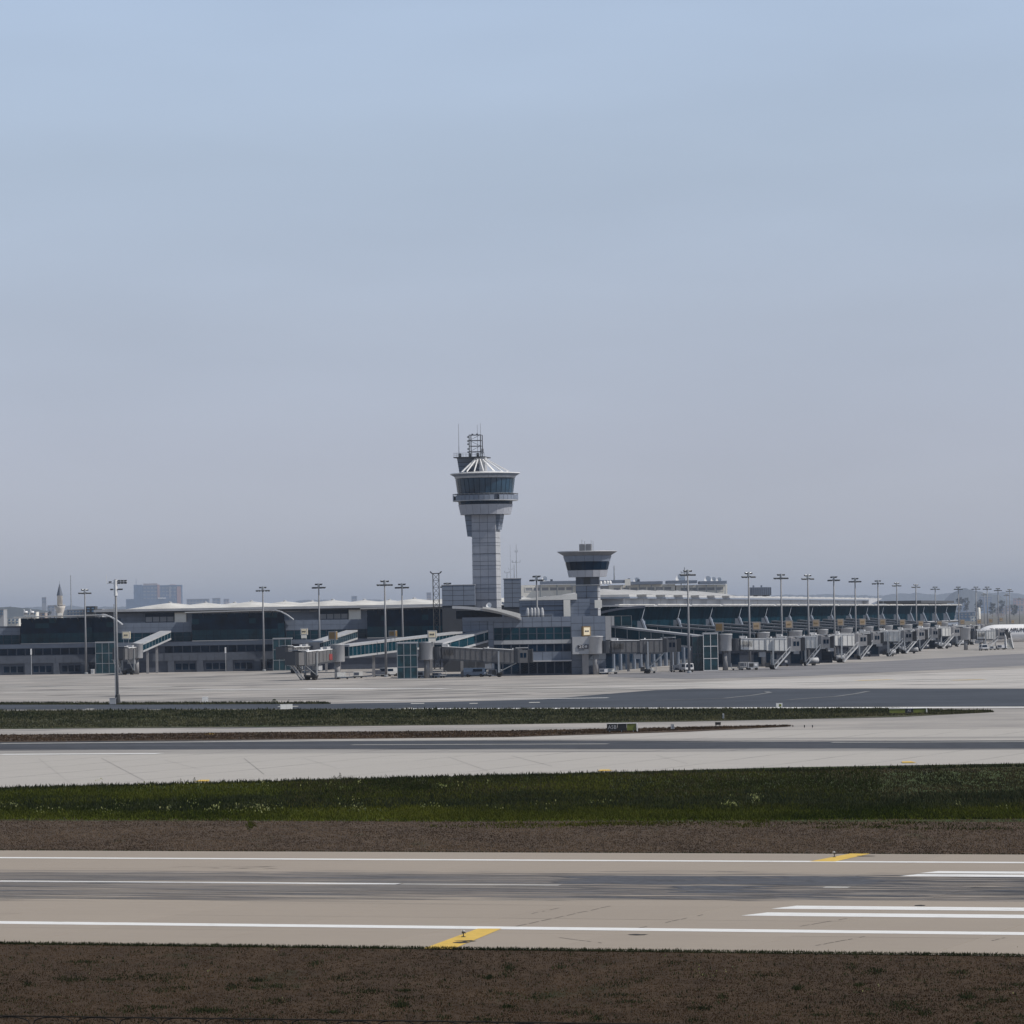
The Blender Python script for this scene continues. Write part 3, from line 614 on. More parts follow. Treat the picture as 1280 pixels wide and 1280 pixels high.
# link blocks between the halls
for x0, x1, nm in ((-70,24,0),(145,239,1),(356,459,2)):
    MB().box(lx(x0),lx(x1),YL+2.5,YL+24,LV['c'],LV['e']-.3).build('link_block','cladding_dark',cb)
    grid_panels(cb,'wall_panel','cladding',lx(x0),lx(x1),LV['d'],LV['e'] if nm else 12.1,YL+2.5,max(6,round((x1-x0)/11)),2,.05)
    window_row(cb, lx(x0+1), lx(x1-1), LV['c']+.02, LV['d']-.02, YL+2.4, round((x1-x0)/10), 'glass_teal', 'cladding_dark', 2, .06)
def glass_hall(xa, xb, ztop, slope=0.012):
    x0, x1 = lx(xa), lx(xb); y0 = YL-.6
    MB().box(x0+.2,x1-.1,YL+.6,YL+22,LV['c'],ztop-.5).build('hall_core','glass_dark',cb)
    nx, nz = 13, 5; zs = np.linspace(LV['c']+.12, ztop-.15, nz+1); w_ = (x1-x0)/nx; h_ = zs[1]-zs[0]
    lean = 0.22
    key = ('pane_h', round(w_,3), round(h_,3)); 
    if key not in _unit: _unit[key] = [MB().hexa([(-w_/2+.04,-.05+.1,-h_/2+.03),(w_/2-.04,.05,-h_/2+.03),(w_/2-.04,.12,-h_/2+.03),(-w_/2+.04,.12,-h_/2+.03)],
        [(-w_/2+.04,.05-lean*h_*.25,h_/2-.03),(w_/2-.04,.05-lean*h_*.25,h_/2-.03),(w_/2-.04,.12-lean*h_*.25,h_/2-.03),(-w_/2+.04,.12-lean*h_*.25,h_/2-.03)]).mesh('glass_pane', g_) for g_ in ('glass_teal','glass_dark')]
    for j in range(nz):
        for i in range(nx):
            yy = y0+.7-(zs[j]-zs[0])*lean*.25
            inst('glass_pane', _unit[key][0 if (j < 2 or random.random()<.12) else 1], cb, (x0+(i+.5)*w_, yy, (zs[j]+zs[j+1])/2))
    # roof: a thin curved blade with a fin sweeping down on the right
    prof_t, prof_b = [], []
    for k in range(19):
        u = k/18; x = x0-1.6+(x1-x0+3.9)*u
        z = ztop+.30+(x-x0)*slope-(0 if u < .82 else ((u-.82)/.18)**1.7*2.6)
        th = .26
        prof_t.append((x,z)); prof_b.append((x,z-th))
    b = MB(); b.extr(prof_b[:15]+prof_t[:15][::-1], YL-2.4, YL+24); b.build('hall_roof','roof_pale',cb)
    b = MB(); b.extr(prof_b[14:]+prof_t[14:][::-1], YL-2.4, YL+2); b.build('roof_fin','cladding_light',cb)
    b = MB()
    for k in range(4): xk = x0+(x1-x0)*(k+.5)/4; b.flat((xk,YL-2.0,ztop+.1),(xk,YL-.1,ztop-1.2),.12,.18)
    b.build('roof_struts','dark_metal',cb)
    MB().box(x0,x1,YL-.7,YL-.4,LV['c']+.05,LV['c']+.22).build('sill','cladding_light',cb)
glass_hall(26,142,14.7); glass_hall(240,356,15.2); glass_hall(459,570,15.4)
# stair / lift boxes of blue green glass at the ends of the halls
def glass_shaft(label, pxa, pxb, Y, ztop, cols=3, rws=3, frame='galvanised', depth=4.5):
    x0, x1 = XX(pxa,Y), XX(pxb,Y); t = thing('glass_stair_tower', label, 'stair tower', ((x0+x1)/2,Y,0), 0, 'glass stair towers', True)
    MB().box(x0+.12,x1-.12,Y+.12,Y+depth-.1,.05,ztop-.1).build('core','glass_dark',t)
    b = MB(); w_ = (x1-x0)/cols; h_ = ztop/rws
    for i in range(cols+1): x = x0+i*w_; b.box(x-.06,x+.06,Y-.06,Y+.06,0,ztop)
    for j in range(rws+1): z = max(.08,j*h_); b.box(x0,x1,Y-.05,Y+.05,z-.07,z+.07)
    for j in range(rws+1): z = max(.08,j*h_); b.box(x0-.05,x0+.05,Y+.06,Y+depth,z-.07,z+.07); b.box(x1-.05,x1+.05,Y+.06,Y+depth,z-.07,z+.07)
    b.build('frame',frame,t)
    pm = unit_mesh('glass_pane',(w_-.14,.03,h_-.16),'glass_bright')
    for i in range(cols):
        for j in range(rws): inst('glass_pane', pm, t, (x0+(i+.5)*w_, Y+.03, (j+.5)*h_+.02))
    MB().box(x0-.1,x1+.1,Y-.1,Y+depth+.1,ztop+.07,ztop+.3).build('roof','cladding_light',t)
    b = MB(); ns = 7; h2 = (ztop-.6)/2
    for f_ in range(2):
        for k in range(ns):
            u = k/ns; xa = x0+.4+(x1-x0-.8)*(u if f_==0 else 1-u); b.box(xa-.25,xa+.25,Y+.08,Y+.11,.2+f_*h2+u*h2,.32+f_*h2+u*h2)
    b.build('stair_flight','cladding_light',t)
    return t
glass_shaft('blue green glass stair tower below the leftmost glass hall', 119, 144, 1066, 7.9)
glass_shaft('blue green glass stair tower below the middle glass hall', 341, 364, 1066, 8.1)
glass_shaft('blue green glass stair tower right beside the long inclined walkway', 496, 521, 882, 7.5)
glass_shaft('bright framed glass stair tower at the foot of the pier, by the first tall mast', 879, 897, 928, 8.2, 2, 3, 'white_metal')
glass_shaft('darker glass stair tower joined to the left of the bright framed one', 865, 878.6, 930, 7.6, 2, 2, 'cladding_dark')
# ================================================================== central block
YC = 900.0
def cx(px): return XX(px, YC)
def cz(py, px=665): return ZZ(py, YC, px)
ct = thing('central_terminal_block', 'grey panelled terminal block in front of both control towers', 'terminal', (cx(665),YC,0), 0, None, True)
zt = cz(771); z1 = cz(784); z2 = cz(800); z3 = cz(805); z4 = cz(815); z5 = cz(826.5)
MB().box(cx(610),cx(757),YC+.5,YC+45,0,zt-.05).build('core','cladding_dark',ct)
MB().box(cx(578),cx(610),YC+.9,YC+30,cz(801),zt-.1).build('side_block','cladding_dark',ct)
grid_panels(ct,'wall_panel','cladding',cx(578),cx(610),cz(789),zt,YC+.9,3,2)
grid_panels(ct,'wall_panel','cladding',cx(610),cx(617),0,zt,YC+.5,1,8)
grid_panels(ct,'wall_panel','cladding',cx(617),cx(714),z1,zt,YC+.5,8,2)
window_row(ct, cx(617), cx(714), z2, z1, YC+.5, 9, 'glass_teal', 'cladding_dark', 2, .09)
grid_panels(ct,'wall_panel','cladding_light',cx(617),cx(714),z3,z2,YC+.4,8,1,.03)
window_row(ct, cx(617), cx(714), z4, z3, YC+.5, 9, 'glass_dark', 'cladding_dark')
grid_panels(ct,'wall_panel','cladding',cx(617),cx(714),z5,z4,YC+.4,8,1)
window_row(ct, cx(617), cx(714), .3, z5-.1, YC+.55, 9, 'glass_dark', 'cladding_dark')
MB().box(cx(660),cx(714),YC-1.2,YC+.35,z5-.12,z5+.15).build('canopy','cladding_light',ct)
grid_panels(ct,'wall_panel','cladding',cx(714),cx(757),0,zt,YC+.5,3,8)
# stepped upper storey with coping
yu = YC+12
MB().box(XX(650,yu),XX(738,yu),yu+.1,yu+25,zt-.2,ZZ(749,yu,690)).build('upper_storey','cladding_dark',ct)
grid_panels(ct,'wall_panel','cladding',XX(650,yu),XX(738,yu),zt-.3,ZZ(749,yu,690),yu+.1,6,5,.06)
b = MB()
for py in (757,763): z = ZZ(py,yu,690); b.box(XX(653,yu),XX(705,yu),yu-.15,yu-.03,z-.06,z+.06)
b.build('cladding_rail','joint',ct)
MB().box(XX(705,yu-.5),XX(713.5,yu-.5),yu-.6,yu-.1,cz(771)-.05,ZZ(750,yu,709)).build('pale_panel','cream',ct)
MB().box(XX(744,yu-.5),XX(753,yu-.5),yu-.6,yu+2,ZZ(760,yu,748),ZZ(750,yu,748)).build('pale_panel','cream',ct)
# sloping pale roof on the upper storey
b = MB(); ya, yb2 = yu-.6, yu+24
b.hexa([(XX(650,yu),ya,ZZ(750.5,yu,650)),(XX(722,yu),ya,ZZ(749.5,yu,722)),(XX(722,yu),yb2,ZZ(748,yu,722)),(XX(650,yu),yb2,ZZ(750,yu,650))],
       [(XX(650,yu),ya,ZZ(749.3,yu,650)),(XX(722,yu),ya,ZZ(742,yu,722)),(XX(722,yu),yb2,ZZ(741,yu,722)),(XX(650,yu),yb2,ZZ(749,yu,650))])
b.build('sloping_roof','roof_white',ct)
# arched grey canopy at the left, seen against the panels
prof_t = []; prof_b = []
for k in range(15):
    u = k/14; px = 566+(652-566)*u; py = 757.5+1.0*u+12.5*u**2.2
    x = XX(px,YC-1); z = ZZ(py,YC-1,px); prof_t.append((x,z)); prof_b.append((x,z-.55-.2*u))
b = MB(); b.extr(prof_b+prof_t[::-1], YC-3, YC+9); b.build('arched_canopy','cladding_light',ct)
prof_t = []; prof_b = []
for k in range(9):
    u = k/8; px = 604+(651-604)*u; py = 758.6+8.6*u**1.5
    x = XX(px,YC-4); z = ZZ(py,YC-4,px); prof_t.append((x,z)); prof_b.append((x,z-.3-.75*u))
b = MB(); b.extr(prof_b+prof_t[::-1], YC-5.5, YC-3.1); b.build('canopy_fin','roof_white',ct)
MB().box(cx(570),cx(628),YC+6,YC+9,cz(772),cz(762)).build('recess_glass','glass_dark',ct)
MB().box(cx(578),cx(652),YC+.2,YC+.35,cz(775.5),cz(770.5)).build('parapet','cladding',ct)
# white roof plant in front of the upper storey
for i, px in enumerate((660,665,669,673,678)):
    yv = YC+3; MB().lathe([(.42,zt-.05),(.42,cz(766)),(.30,cz(761.5)),(.12,cz(759.5))],10,XX(px,yv),yv).build('roof_vent','cladding_light',ct)
MB().box(cx(646),cx(690),YC+1,YC+1.3,cz(770.8),cz(769.6)).build('roof_rail','joint',ct)
# right part: small curved glass corner under the arch
prof_t = []; prof_b = []
for k in range(13):
    u = k/12; px = 730+(860-730)*u; py = 770.5-13.0*(1-(1-u)**2.2)
    x = XX(px,YC+8); z = ZZ(py,YC+8,px); prof_t.append((x,z)); prof_b.append((x,z-.45))
# dish
def dish(px, py, Y, r, label, parent=None):
    t = thing('satellite_dish', label, 'satellite dish', (XX(px,Y),Y,ZZ(py+r*1.4*F/Y,Y,px)), R(-20), 'rooftop dishes')
    prof = [(0.02,0)]+[(r*k/6, r*.30*(k/6)**2) for k in range(1,7)]
    M = Matrix.Translation((0,0,r*1.4)) @ Matrix.Rotation(R(72),4,'X')
    MB().lathe(prof,20,caps=False).move(M).build('reflector','white_metal',t,True)
    MB().beam((0,.25*r,0),(0,.25*r,r*1.3),r*.09,6).build('mount','galvanised',t)
    MB().beam((0,0,r*1.4),(0,-r*.85,r*1.62),r*.03,4).build('feed_arm','galvanised',t)
    return t
dish(612,757,YC+1.5,.62,'round white satellite dish at the foot of the tall control tower')
dish(629,754.5,1010,.42,'low white dish just right of the tall control tower foot')
# projecting jet bridge house with black number board
MB().box(cx(715),cx(742),YC-3.2,YC+.38,cz(818.5),cz(797)).build('gate_house','cladding_light',ct)
MB().box(cx(727),cx(735),YC-2.2,YC-.5,0,cz(818.5)-.01).build('column','bridge_grey',ct)
def text_obj(name, s_, size, loc, m, parent, rz=0, ext=.01, sx=1.0, bold=0.0):
    cu = bpy.data.curves.new(name,'FONT'); cu.body = s_; cu.size = size; cu.extrude = ext; cu.offset = bold; cu.align_x = 'CENTER'; cu.align_y = 'CENTER'; cu.resolution_u = 2
    o = bpy.data.objects.new(name, cu); col.objects.link(o); bpy.context.view_layer.update()
    me = bpy.data.meshes.new_from_object(o.evaluated_get(bpy.context.evaluated_depsgraph_get())); me.materials.clear(); me.materials.append(MATS[m])
    bpy.data.objects.remove(o); t = bpy.data.objects.new(name, me); col.objects.link(t); t.parent = parent
    off = OFF.get(parent.name,(0,0,0)) if parent else (0,0,0)
    t.location = (loc[0]-off[0],loc[1]-off[1],loc[2]-off[2]); t.rotation_euler = (math.pi/2,0,rz); t.scale = (sx,1,1); return t
MB().box(cx(721.4),cx(732.6),YC-3.35,YC-3.22,cz(810.6,725),cz(806.2,725)).build('number_board','ink',ct)
MB().box(cx(730.2),cx(735),YC-3.38,YC-3.22,cz(810.9,725),cz(805.6,725)).build('number_board','ink',ct)
text_obj('lettering','208',.78,(cx(728.2),YC-3.42,cz(808.3,725)),'white_metal',ct,0,.01,1.6)
MB().box(cx(722.3),cx(729.6),YC-3.30,YC-3.22,cz(812.8,725),cz(811.9,725)).build('caption_bar','ink',ct)
# ================================================================== blocks behind the central part
def block(name, label, cat, x0, x1, py0, py1, Y, depth, m, nx, nz, back='joint', zb=None, parent=None):
    X0, X1 = XX(x0,Y), XX(x1,Y); pm = (x0+x1)/2; zt_ = ZZ(py0,Y,pm); zb = ZZ(py1,Y,pm) if zb is None else zb
    t = parent or thing(name, label, cat, ((X0+X1)/2,Y,0), 0, None, True)
    MB().box(X0+.05,X1-.05,Y+.12,Y+depth,zb,zt_-.05).build('core' ,back,t)
    zz = ZZ(py1,Y,pm)
    grid_panels(t,'wall_panel',m,X0,X1,zz,zt_,Y+.1,nx,nz)
    me = MB().box(-.04,0,Y,Y+depth,zz,zt_)
    MB().box(X1-.04,X1+.06,Y+.12,Y+depth-.1,zz,zt_-.02).build('side_wall',m,t)
    MB().box(X0-.15,X1+.15,Y-.1,Y+depth+.1,zt_,zt_+.15).build('coping','cladding_light',t)
    return t
block('rooftop_block','wide grey panelled plant block left of the tall control tower','plant room',553,594,731.5,757,985,16,'cladding',3,4,zb=0)
blk2 = block('rooftop_block','narrow grey panelled block right of the tall control tower carrying antennas','plant room',630.5,652,723.5,759,1030,14,'cladding',2,6,zb=0)
# lattice tower
def lattice(name, label, px, w_px, py0, py1, Y, bays, m='dark_metal', cat='lattice tower', zb=0):
    x = XX(px,Y); hw = w_px*Y/F/2; zt_ = ZZ(py0,Y,px); t = thing(name, label, cat, (x,Y+hw,0)); z0 = ZZ(py1,Y,px)
    b = MB()
    for sx in (-1,1):
        for sy in (-1,1): b.beam((sx*hw,sy*hw,zb),(sx*hw,sy*hw,zt_),.11,5)
    b.build('legs',m,t)
    b = MB(); hh = (zt_-zb)/bays
    for k in range(bays):
        z = zb+k*hh
        for s1,s2 in (((-1,-1),(1,-1)),((1,-1),(1,1)),((1,1),(-1,1)),((-1,1),(-1,-1))):
            b.beam((s1[0]*hw,s1[1]*hw,z+hh),(s2[0]*hw,s2[1]*hw,z+hh),.06,4); a_,c_ = (s1,s2) if k%2 else (s2,s1); b.beam((a_[0]*hw,a_[1]*hw,z),(c_[0]*hw,c_[1]*hw,z+hh),.06,4)
    b.build('bracing',m,t)
    MB().box(-hw*1.5,hw*1.5,-hw*1.5,hw*1.5,zt_,zt_+.15).build('platform',m,t)
    b = MB()
    for sx in (-1,1): b.flat((sx*hw*1.3,-hw,zt_+.1),(sx*hw*1.9,-hw,zt_+.55),.2,.3)
    b.build('lamps',m,t)
    return t
lattice('lattice_tower','dark steel lattice tower standing behind the concourse roof',546,7.6,717,754,1040,14)
def antenna(label, px, py0, py1, Y, r=.06, whips=(), zb=None, cat='antenna mast', arms=()):
    x = XX(px,Y); z0 = ZZ(py1,Y,px) if zb is None else zb; z1_ = ZZ(py0,Y,px); t = thing('antenna_mast', label, cat, (x,Y,z0))
    MB().beam((0,0,0),(0,0,z1_-z0),r,6,r*.5).build('mast','galvanised',t)
    for py, hw in arms:
        z = ZZ(py,Y,px)-z0; b = MB().beam((-hw,0,z),(hw,0,z),r*.6,4); b.beam((-hw,0,z),(-hw,0,z+.5),r*.7,4); b.beam((hw,0,z),(hw,0,z+.5),r*.7,4); b.build('crossarm','galvanised',t)
    return t
zb2 = ZZ(723.3,1030,640)+.15
antenna('thin whip antenna, leftmost of three on the narrow block',639.5,681,723,1036,.05,zb=zb2,arms=((712,.5),))
antenna('tall antenna with crossarms, rightmost on the narrow block',647,680,723,1036,.09,zb=zb2,arms=((703,.9),(690,.3)))
antenna('short stout antenna in the middle of the narrow block',644,705,723,1033,.11,zb=zb2,arms=((703,.5),))
antenna('stubby bracket antenna on the left corner of the narrow block',635,715,723,1032,.10,zb=zb2,arms=((716,.55),))
# ================================================================== tall control tower
YT = 1000.0; KT = YT/F
tx = XX(608,YT,700); twr = thing('control_tower','tall grey panelled control tower with wide round glass cab and white roof struts','control tower',(tx,YT+4.2,0),R(-11))
def tz(py): return ZZ(py,YT,608)
HW = 15.2*KT*1.0; zs0 = tz(643)
MB().box(-HW+.1,HW-.1,-HW+.1,HW-.1,0,zs0).build('shaft_core','tower_joint',twr)
rowsN = 20; hR = zs0/rowsN
def face_panels(face, nx=3):
    w_ = 2*HW/nx
    for j in range(rowsN):
        if (j+1)*hR < 11: continue
        for i in range(nx):
            me = unit_mesh('cladding_panel', (w_-.08,.12,hR-.09), 'tower_panel' if face != 1 else 'cladding_light')  # right face gets paler panels: its sunlight is put into the colour
            u = -HW+(i+.5)*w_; z = (j+.5)*hR
            loc = {0:(u,-HW+.12,z),1:(HW-.12,u,z),2:(-u,HW-.12,z),3:(-HW+.12,-u,z)}[face]
            inst('cladding_panel', me, twr, loc, {0:0,1:math.pi/2,2:math.pi,3:-math.pi/2}[face])
for f_ in range(4): face_panels(f_, 3 if f_ in (0,2) else 3)
b = MB(); 
for k in range(7):
    z = tz(664+k*14.2); b.box(-HW-.03,HW+.03,-HW-.03,HW+.03,z-.05,z+.05)
b.build('panel_joint','tower_joint',twr)
# stepped haunches either side
for sgn, pxs, pyb in ((-1,(9.5,6.3),670),(1,(6.0,2.5),662)):
    ze = zs0; zb_ = tz(pyb); a, c = pxs[0]*KT, pxs[1]*KT; x0 = sgn*HW
    A = [(x0,-HW*.8,zb_),(x0+sgn*c,-HW*.8,zb_),(x0+sgn*c,HW*.8,zb_),(x0,HW*.8,zb_)]; B_ = [(x0,-HW*.8,ze),(x0+sgn*a,-HW*.8,ze),(x0+sgn*a,HW*.8,ze),(x0,HW*.8,ze)]
    if sgn < 0: A, B_ = A[::-1], B_[::-1]
    MB().hexa(A,B_).build('haunch','cladding',twr)
    b = MB()
    for k in range(1,4): z = zb_+(ze-zb_)*k/4; xx = c+(a-c)*k/4; b.box(min(x0,x0+sgn*(xx+.03)),max(x0,x0+sgn*(xx+.03)),-HW*.8-.03,HW*.8+.03,z-.05,z+.05)
    b.build('haunch_joint','joint',twr)
def ring_panels(parent, name, m, n, r0, z0, r1, z1_, t=.12, gap=.06, skip=()):
    da = 2*math.pi/n; key = (name,n,round(r0,2),round(z0,2),m)
    if key not in _unit:
        b = MB(); h0 = r0*math.tan(da/2)-gap/2; h1 = r1*math.tan(da/2)-gap/2
        b.hexa([(-h0,-r0,z0+gap/2),(h0,-r0,z0+gap/2),(h0,-r0+t,z0+gap/2),(-h0,-r0+t,z0+gap/2)],[(-h1,-r1,z1_-gap/2),(h1,-r1,z1_-gap/2),(h1,-r1+t,z1_-gap/2),(-h1,-r1+t,z1_-gap/2)])
        _unit[key] = b.mesh(name,m)
    for i in range(n):
        if i in skip: continue
        o = bpy.data.objects.new(name,_unit[key]); col.objects.link(o); o.parent = parent; o.rotation_euler = (0,0,(i+.5)*da)
NT = 20; k_ = KT
MB().lathe([(31*k_-.1,tz(643)),(34*k_-.1,tz(629.5)),(33*k_-.2,tz(629)),(33.5*k_-.2,tz(625.5)),(34*k_-.15,tz(625)),(35.5*k_-.15,tz(617)),(35.5*k_-.35,tz(616)),(38*k_-.35,tz(597))],NT,a0=math.pi/NT).build('cab_core','glass_dark',twr)
ring_panels(twr,'drum_panel','tower_panel',NT,31.3*k_,tz(643),34*k_,tz(630))
ring_panels(twr,'drum_window','glass_dark',NT,33.6*k_,tz(630),34.2*k_,tz(625.6),gap=.02)
ring_panels(twr,'drum_panel','cladding',NT,34.4*k_,tz(625.6),35.6*k_,tz(617))
ring_panels(twr,'cab_window','glass_tower',32,35.0*k_,tz(616.4),37.4*k_,tz(597.6),.08,.14)
ring_panels(twr,'fascia_panel','cladding_light',NT,37.6*k_,tz(597.4),38.4*k_,tz(594.5))
MB().lathe([(34*k_,tz(625.8)),(41*k_,tz(625.8)),(41*k_,tz(624.8)),(34*k_,tz(624.8))],NT*2).build('balcony_floor','cladding_light',twr)
ring_panels(twr,'balcony_panel','cladding',NT*2,41*k_,tz(625),41*k_,tz(618.5),.08,.10,skip=[i for i in range(NT*2) if i%10 in (3,)])
b = MB()
for i in range(NT*2):
    a = 2*math.pi*i/NT/2; b.beam((41*k_*math.cos(a),41*k_*math.sin(a),tz(618.5)),(41*k_*math.cos(a),41*k_*math.sin(a),tz(616.8)),.05,4)
b.lathe([(40.8*k_,tz(617)),(41.2*k_,tz(617)),(41.2*k_,tz(616.6)),(40.8*k_,tz(616.6))],NT*2).build('balcony_rail','galvanised',twr)
MB().lathe([(36*k_,tz(595.5)),(38.2*k_,tz(595)),(43.6*k_,tz(592.0))],NT*2).build('roof_underside','cladding',twr)
MB().lathe([(43.7*k_,tz(592.0)),(44.2*k_,tz(591.4)),(44*k_,tz(590.8)),(20*k_,tz(589)),(6*k_,tz(588.4))],NT*2).build('cab_roof','white_metal',twr)
# white central mast and radial struts
MB().box(-1.1*4*k_-.2,1.6*k_,-1.2,1.2,tz(588.4),tz(571)).build('roof_core','cladding_light',twr)
axp = (-6*k_, 0); b = []
for i in range(16):
    a = 2*math.pi*(i+.35)/16; ro = 33*k_
    b_ = MB().flat((axp[0]+1.0*math.cos(a),1.0*math.sin(a),tz(571.5)),(ro*math.cos(a)*.92,ro*math.sin(a)*.92,tz(588.9)),.22,.26); b_.build('roof_strut','white_metal',twr)
# lift head block behind left
x0, x1 = -38*k_, -9.5*k_
b = MB(); b.hexa([(x0+3.5*k_,2.2,tz(594)),(x1,2.2,tz(594)),(x1,5.8,tz(594)),(x0+3.5*k_,5.8,tz(594))],[(x0,2.2,tz(571)),(x1,2.2,tz(571)),(x1,5.8,tz(571)),(x0,5.8,tz(571))]); b.build('lift_head','cladding',twr)
b = MB()
for k in range(1,4): z = tz(571+k*5); b.box(x0+.2*k-.05,x1,2.12,2.19,z-.06,z+.06)
b.build('lift_head_joint','joint',twr)
MB().box(x0-.1,1.5*k_,-1.6,6,tz(571),tz(569.8)).build('roof_platform','dark_metal',twr)
b = MB()
for k in range(11): x = x0+(1.2*k_-x0)*k/10; b.beam((x,-1.5,tz(570)),(x,-1.5,tz(565)),.045,4)
for py in (565,567.3): b.beam((x0,-1.5,tz(py)),(1.2*k_,-1.5,tz(py)),.045,4); b.beam((x0,-1.5,tz(py)),(x0,5.8,tz(py)),.045,4)
b.build('platform_rail','galvanised',twr)
b = MB(); fx0, fx1 = -18.5*k_, -4.0*k_
for x in (fx0,fx1):
    for y in (-1.0,1.2): b.beam((x,y,tz(570)),(x,y,tz(542.5)),.12,5)
for j, py in enumerate((542.5,549.5,556.5,563.5)):
    for y in (-1.0,1.2): b.beam((fx0,y,tz(py)),(fx1,y,tz(py)),.09,4)
    for x in (fx0,fx1): b.beam((x,-1,tz(py)),(x,1.2,tz(py)),.07,4)
    if j: b.beam((fx0,-1,tz(py)),(fx1,-1,tz(py-7)),.05,4) if j%2 else b.beam((fx1,-1,tz(py)),(fx0,-1,tz(py-7)),.05,4)
b.build('antenna_frame','dark_metal',twr)
b = MB()
for py in (545,550,554,560,564): b.box(fx0-.45,fx0-.1,-1.2,-.8,tz(py+1),tz(py-1)); 
for dx,py in ((3,541.5),(9,541.5)): b.box(fx0+dx*k_,fx0+(dx+2)*k_,-1,-.6,tz(py+1),tz(py-.6))
b.box(fx1+.2,fx1+.7,-1.2,-.7,tz(566),tz(560)); b.build('antenna_units','pole_grey',twr)
for dxp, top in ((-32,528),(-8,530),(-4,528)):
    MB().beam((dxp*k_,-.9,tz(570)),(dxp*k_,-.9,tz(top)),.09 if dxp!=-8 else .06,6,.04).build('whip_antenna','pole_grey',twr)
for dx in (-31,-18,-8): MB().box(dx*k_-.25,dx*k_+.35,-1.3,-.6,tz(570),tz(565.5)).build('equipment_box','dark_metal',twr)
# ================================================================== small apron tower
YA = 918.0; ka = YA/F
apt = thing('apron_control_tower','short apron control tower with flared roof and cup shaped cab','control tower',(XX(736,YA),YA+3,0),R(-8))
def az(py): return ZZ(py,YA,736)
hw = 13.6*ka
MB().box(-hw,hw,-hw,hw,0,az(731)).build('shaft_core','joint',apt)
for j in range(5):
    z0 = az(770)+(az(732)-az(770))*j/5; hh = (az(732)-az(770))/5
    for f_ in (0,1):
        for i in range(2):
            me = unit_mesh('cladding_panel',(hw-.10,.1,hh-.10),'cladding' if f_==0 else 'cladding_light'); u = -hw+(i+.5)*hw  # sunny right side drawn with a paler panel colour than the front
            inst('cladding_panel',me,apt,(u,-hw,z0+hh/2) if f_==0 else (hw,u,z0+hh/2),0 if f_==0 else math.pi/2)
MB().box(-hw-1.1,hw+.6,-hw-.5,hw+.5,az(731.8),az(730.6)).build('ledge','cladding_light',apt)
MB().lathe([(15.5*ka,az(730.6)),(15.5*ka,az(721))],8,a0=math.pi/8).build('neck','cladding_dark',apt)
MB().box(-hw*.25,hw*.35,-15*ka,-14.2*ka+.1,az(730.5),az(722)).build('door','dark_metal',apt)
c8 = math.cos(math.pi/8)
n8 = 16
MB().lathe([(23.0*ka,az(721)),(29*ka,az(694))],n8,a0=math.pi/n8).build('cab_core','glass_dark',apt)
ring_panels(apt,'drum_panel','tower_panel',n8,23.4*ka,az(721.3),25.3*ka,az(712.5))
ring_panels(apt,'cab_window','glass_dark',n8,25.4*ka,az(712.3),27.6*ka,az(702),.08,.12)
ring_panels(apt,'drum_panel','cladding',n8,27.9*ka,az(702),30*ka,az(694.5))
MB().lathe([(29.5*ka,az(694.8)),(31.5*ka,az(693.2)),(37.2*ka,az(689.9))],32).build('roof_underside','pole_grey',apt)
MB().lathe([(37.2*ka,az(689.88)),(37.7*ka,az(689.4)),(37.4*ka,az(688.7)),(28*ka,az(688.8)),(4*ka,az(689))],32).build('flared_roof','cladding_light',apt)
for x0,x1 in ((-9.2,-2.2),(-.8,5.6)): MB().box(x0*ka,x1*ka,-1.2,1.2,az(689.2),az(679.8)).build('roof_housing','pole_grey',apt)
MB().box(-2.2*ka,-.8*ka,-1,1,az(689),az(680.4)).build('roof_duct','white_metal',apt)
for dx,py in ((-6.5,674),(-3,676),(5.2,675),(7.6,676)): MB().beam((dx*ka,0,az(689)),(dx*ka,0,az(py)),.04,5).build('whip_antenna','pole_grey',apt)
for dx in (17,22,26,29): MB().lathe([(.02,az(731)),(.35,az(730)),(.3,az(727.5)),(.05,az(726))],8,dx*ka,-1).build('lamp','white_metal',apt)
# ================================================================== main terminal hall behind the concourse (row of shell roofs)
YM = 1122.0
mt = thing('main_terminal_hall','long terminal hall with a row of low white shell roofs behind the concourse','terminal',(XX(370,YM),YM,0),0,None,True)
def mzz(py,px): return ZZ(py,YM,px)
ze = ZZ(758.8,YM,300)-.0
X0m, X1m = XX(134,YM), XX(668,YM); per = 103.0*YM/F; xpk = XX(208,YM)
MB().box(X0m,X1m,YM+4,YM+88,0,ze-1.2).build('main_wall','cladding',mt)
MB().box(X0m-3.5,X1m,YM-.5,YM+90,ze-.75,ze-.1).build('roof_edge','roof_grey',mt)
MB().box(X0m-3.0,X1m,YM+.2,YM+4,ze-1.2,ze-.76).build('soffit','dark_metal',mt)
rise = 7.5*YM/F
me = MB(); hp = per/2-.12
segs = 8
def shell_mesh(w_, d_, rise, n=10):
    b = MB()
    for j in range(n+1):
        for i in range(n+1):
            u, v = i/n*2-1, j/n*2-1; a = max(0,1-abs(u)**1.05)*max(0,1-abs(v)**1.8)
            b.v.append((u*w_/2, v*d_/2, rise*a**.8 if a > 0 else 0))
    for j in range(n):
        for i in range(n): q = j*(n+1)+i; b.f.append((q,q+1,q+n+2,q+n+1))
    return b.mesh('roof_shell','roof_white')
shm = shell_mesh(per-.2, 27.6, rise)
for p in shm.polygons: p.use_smooth = True
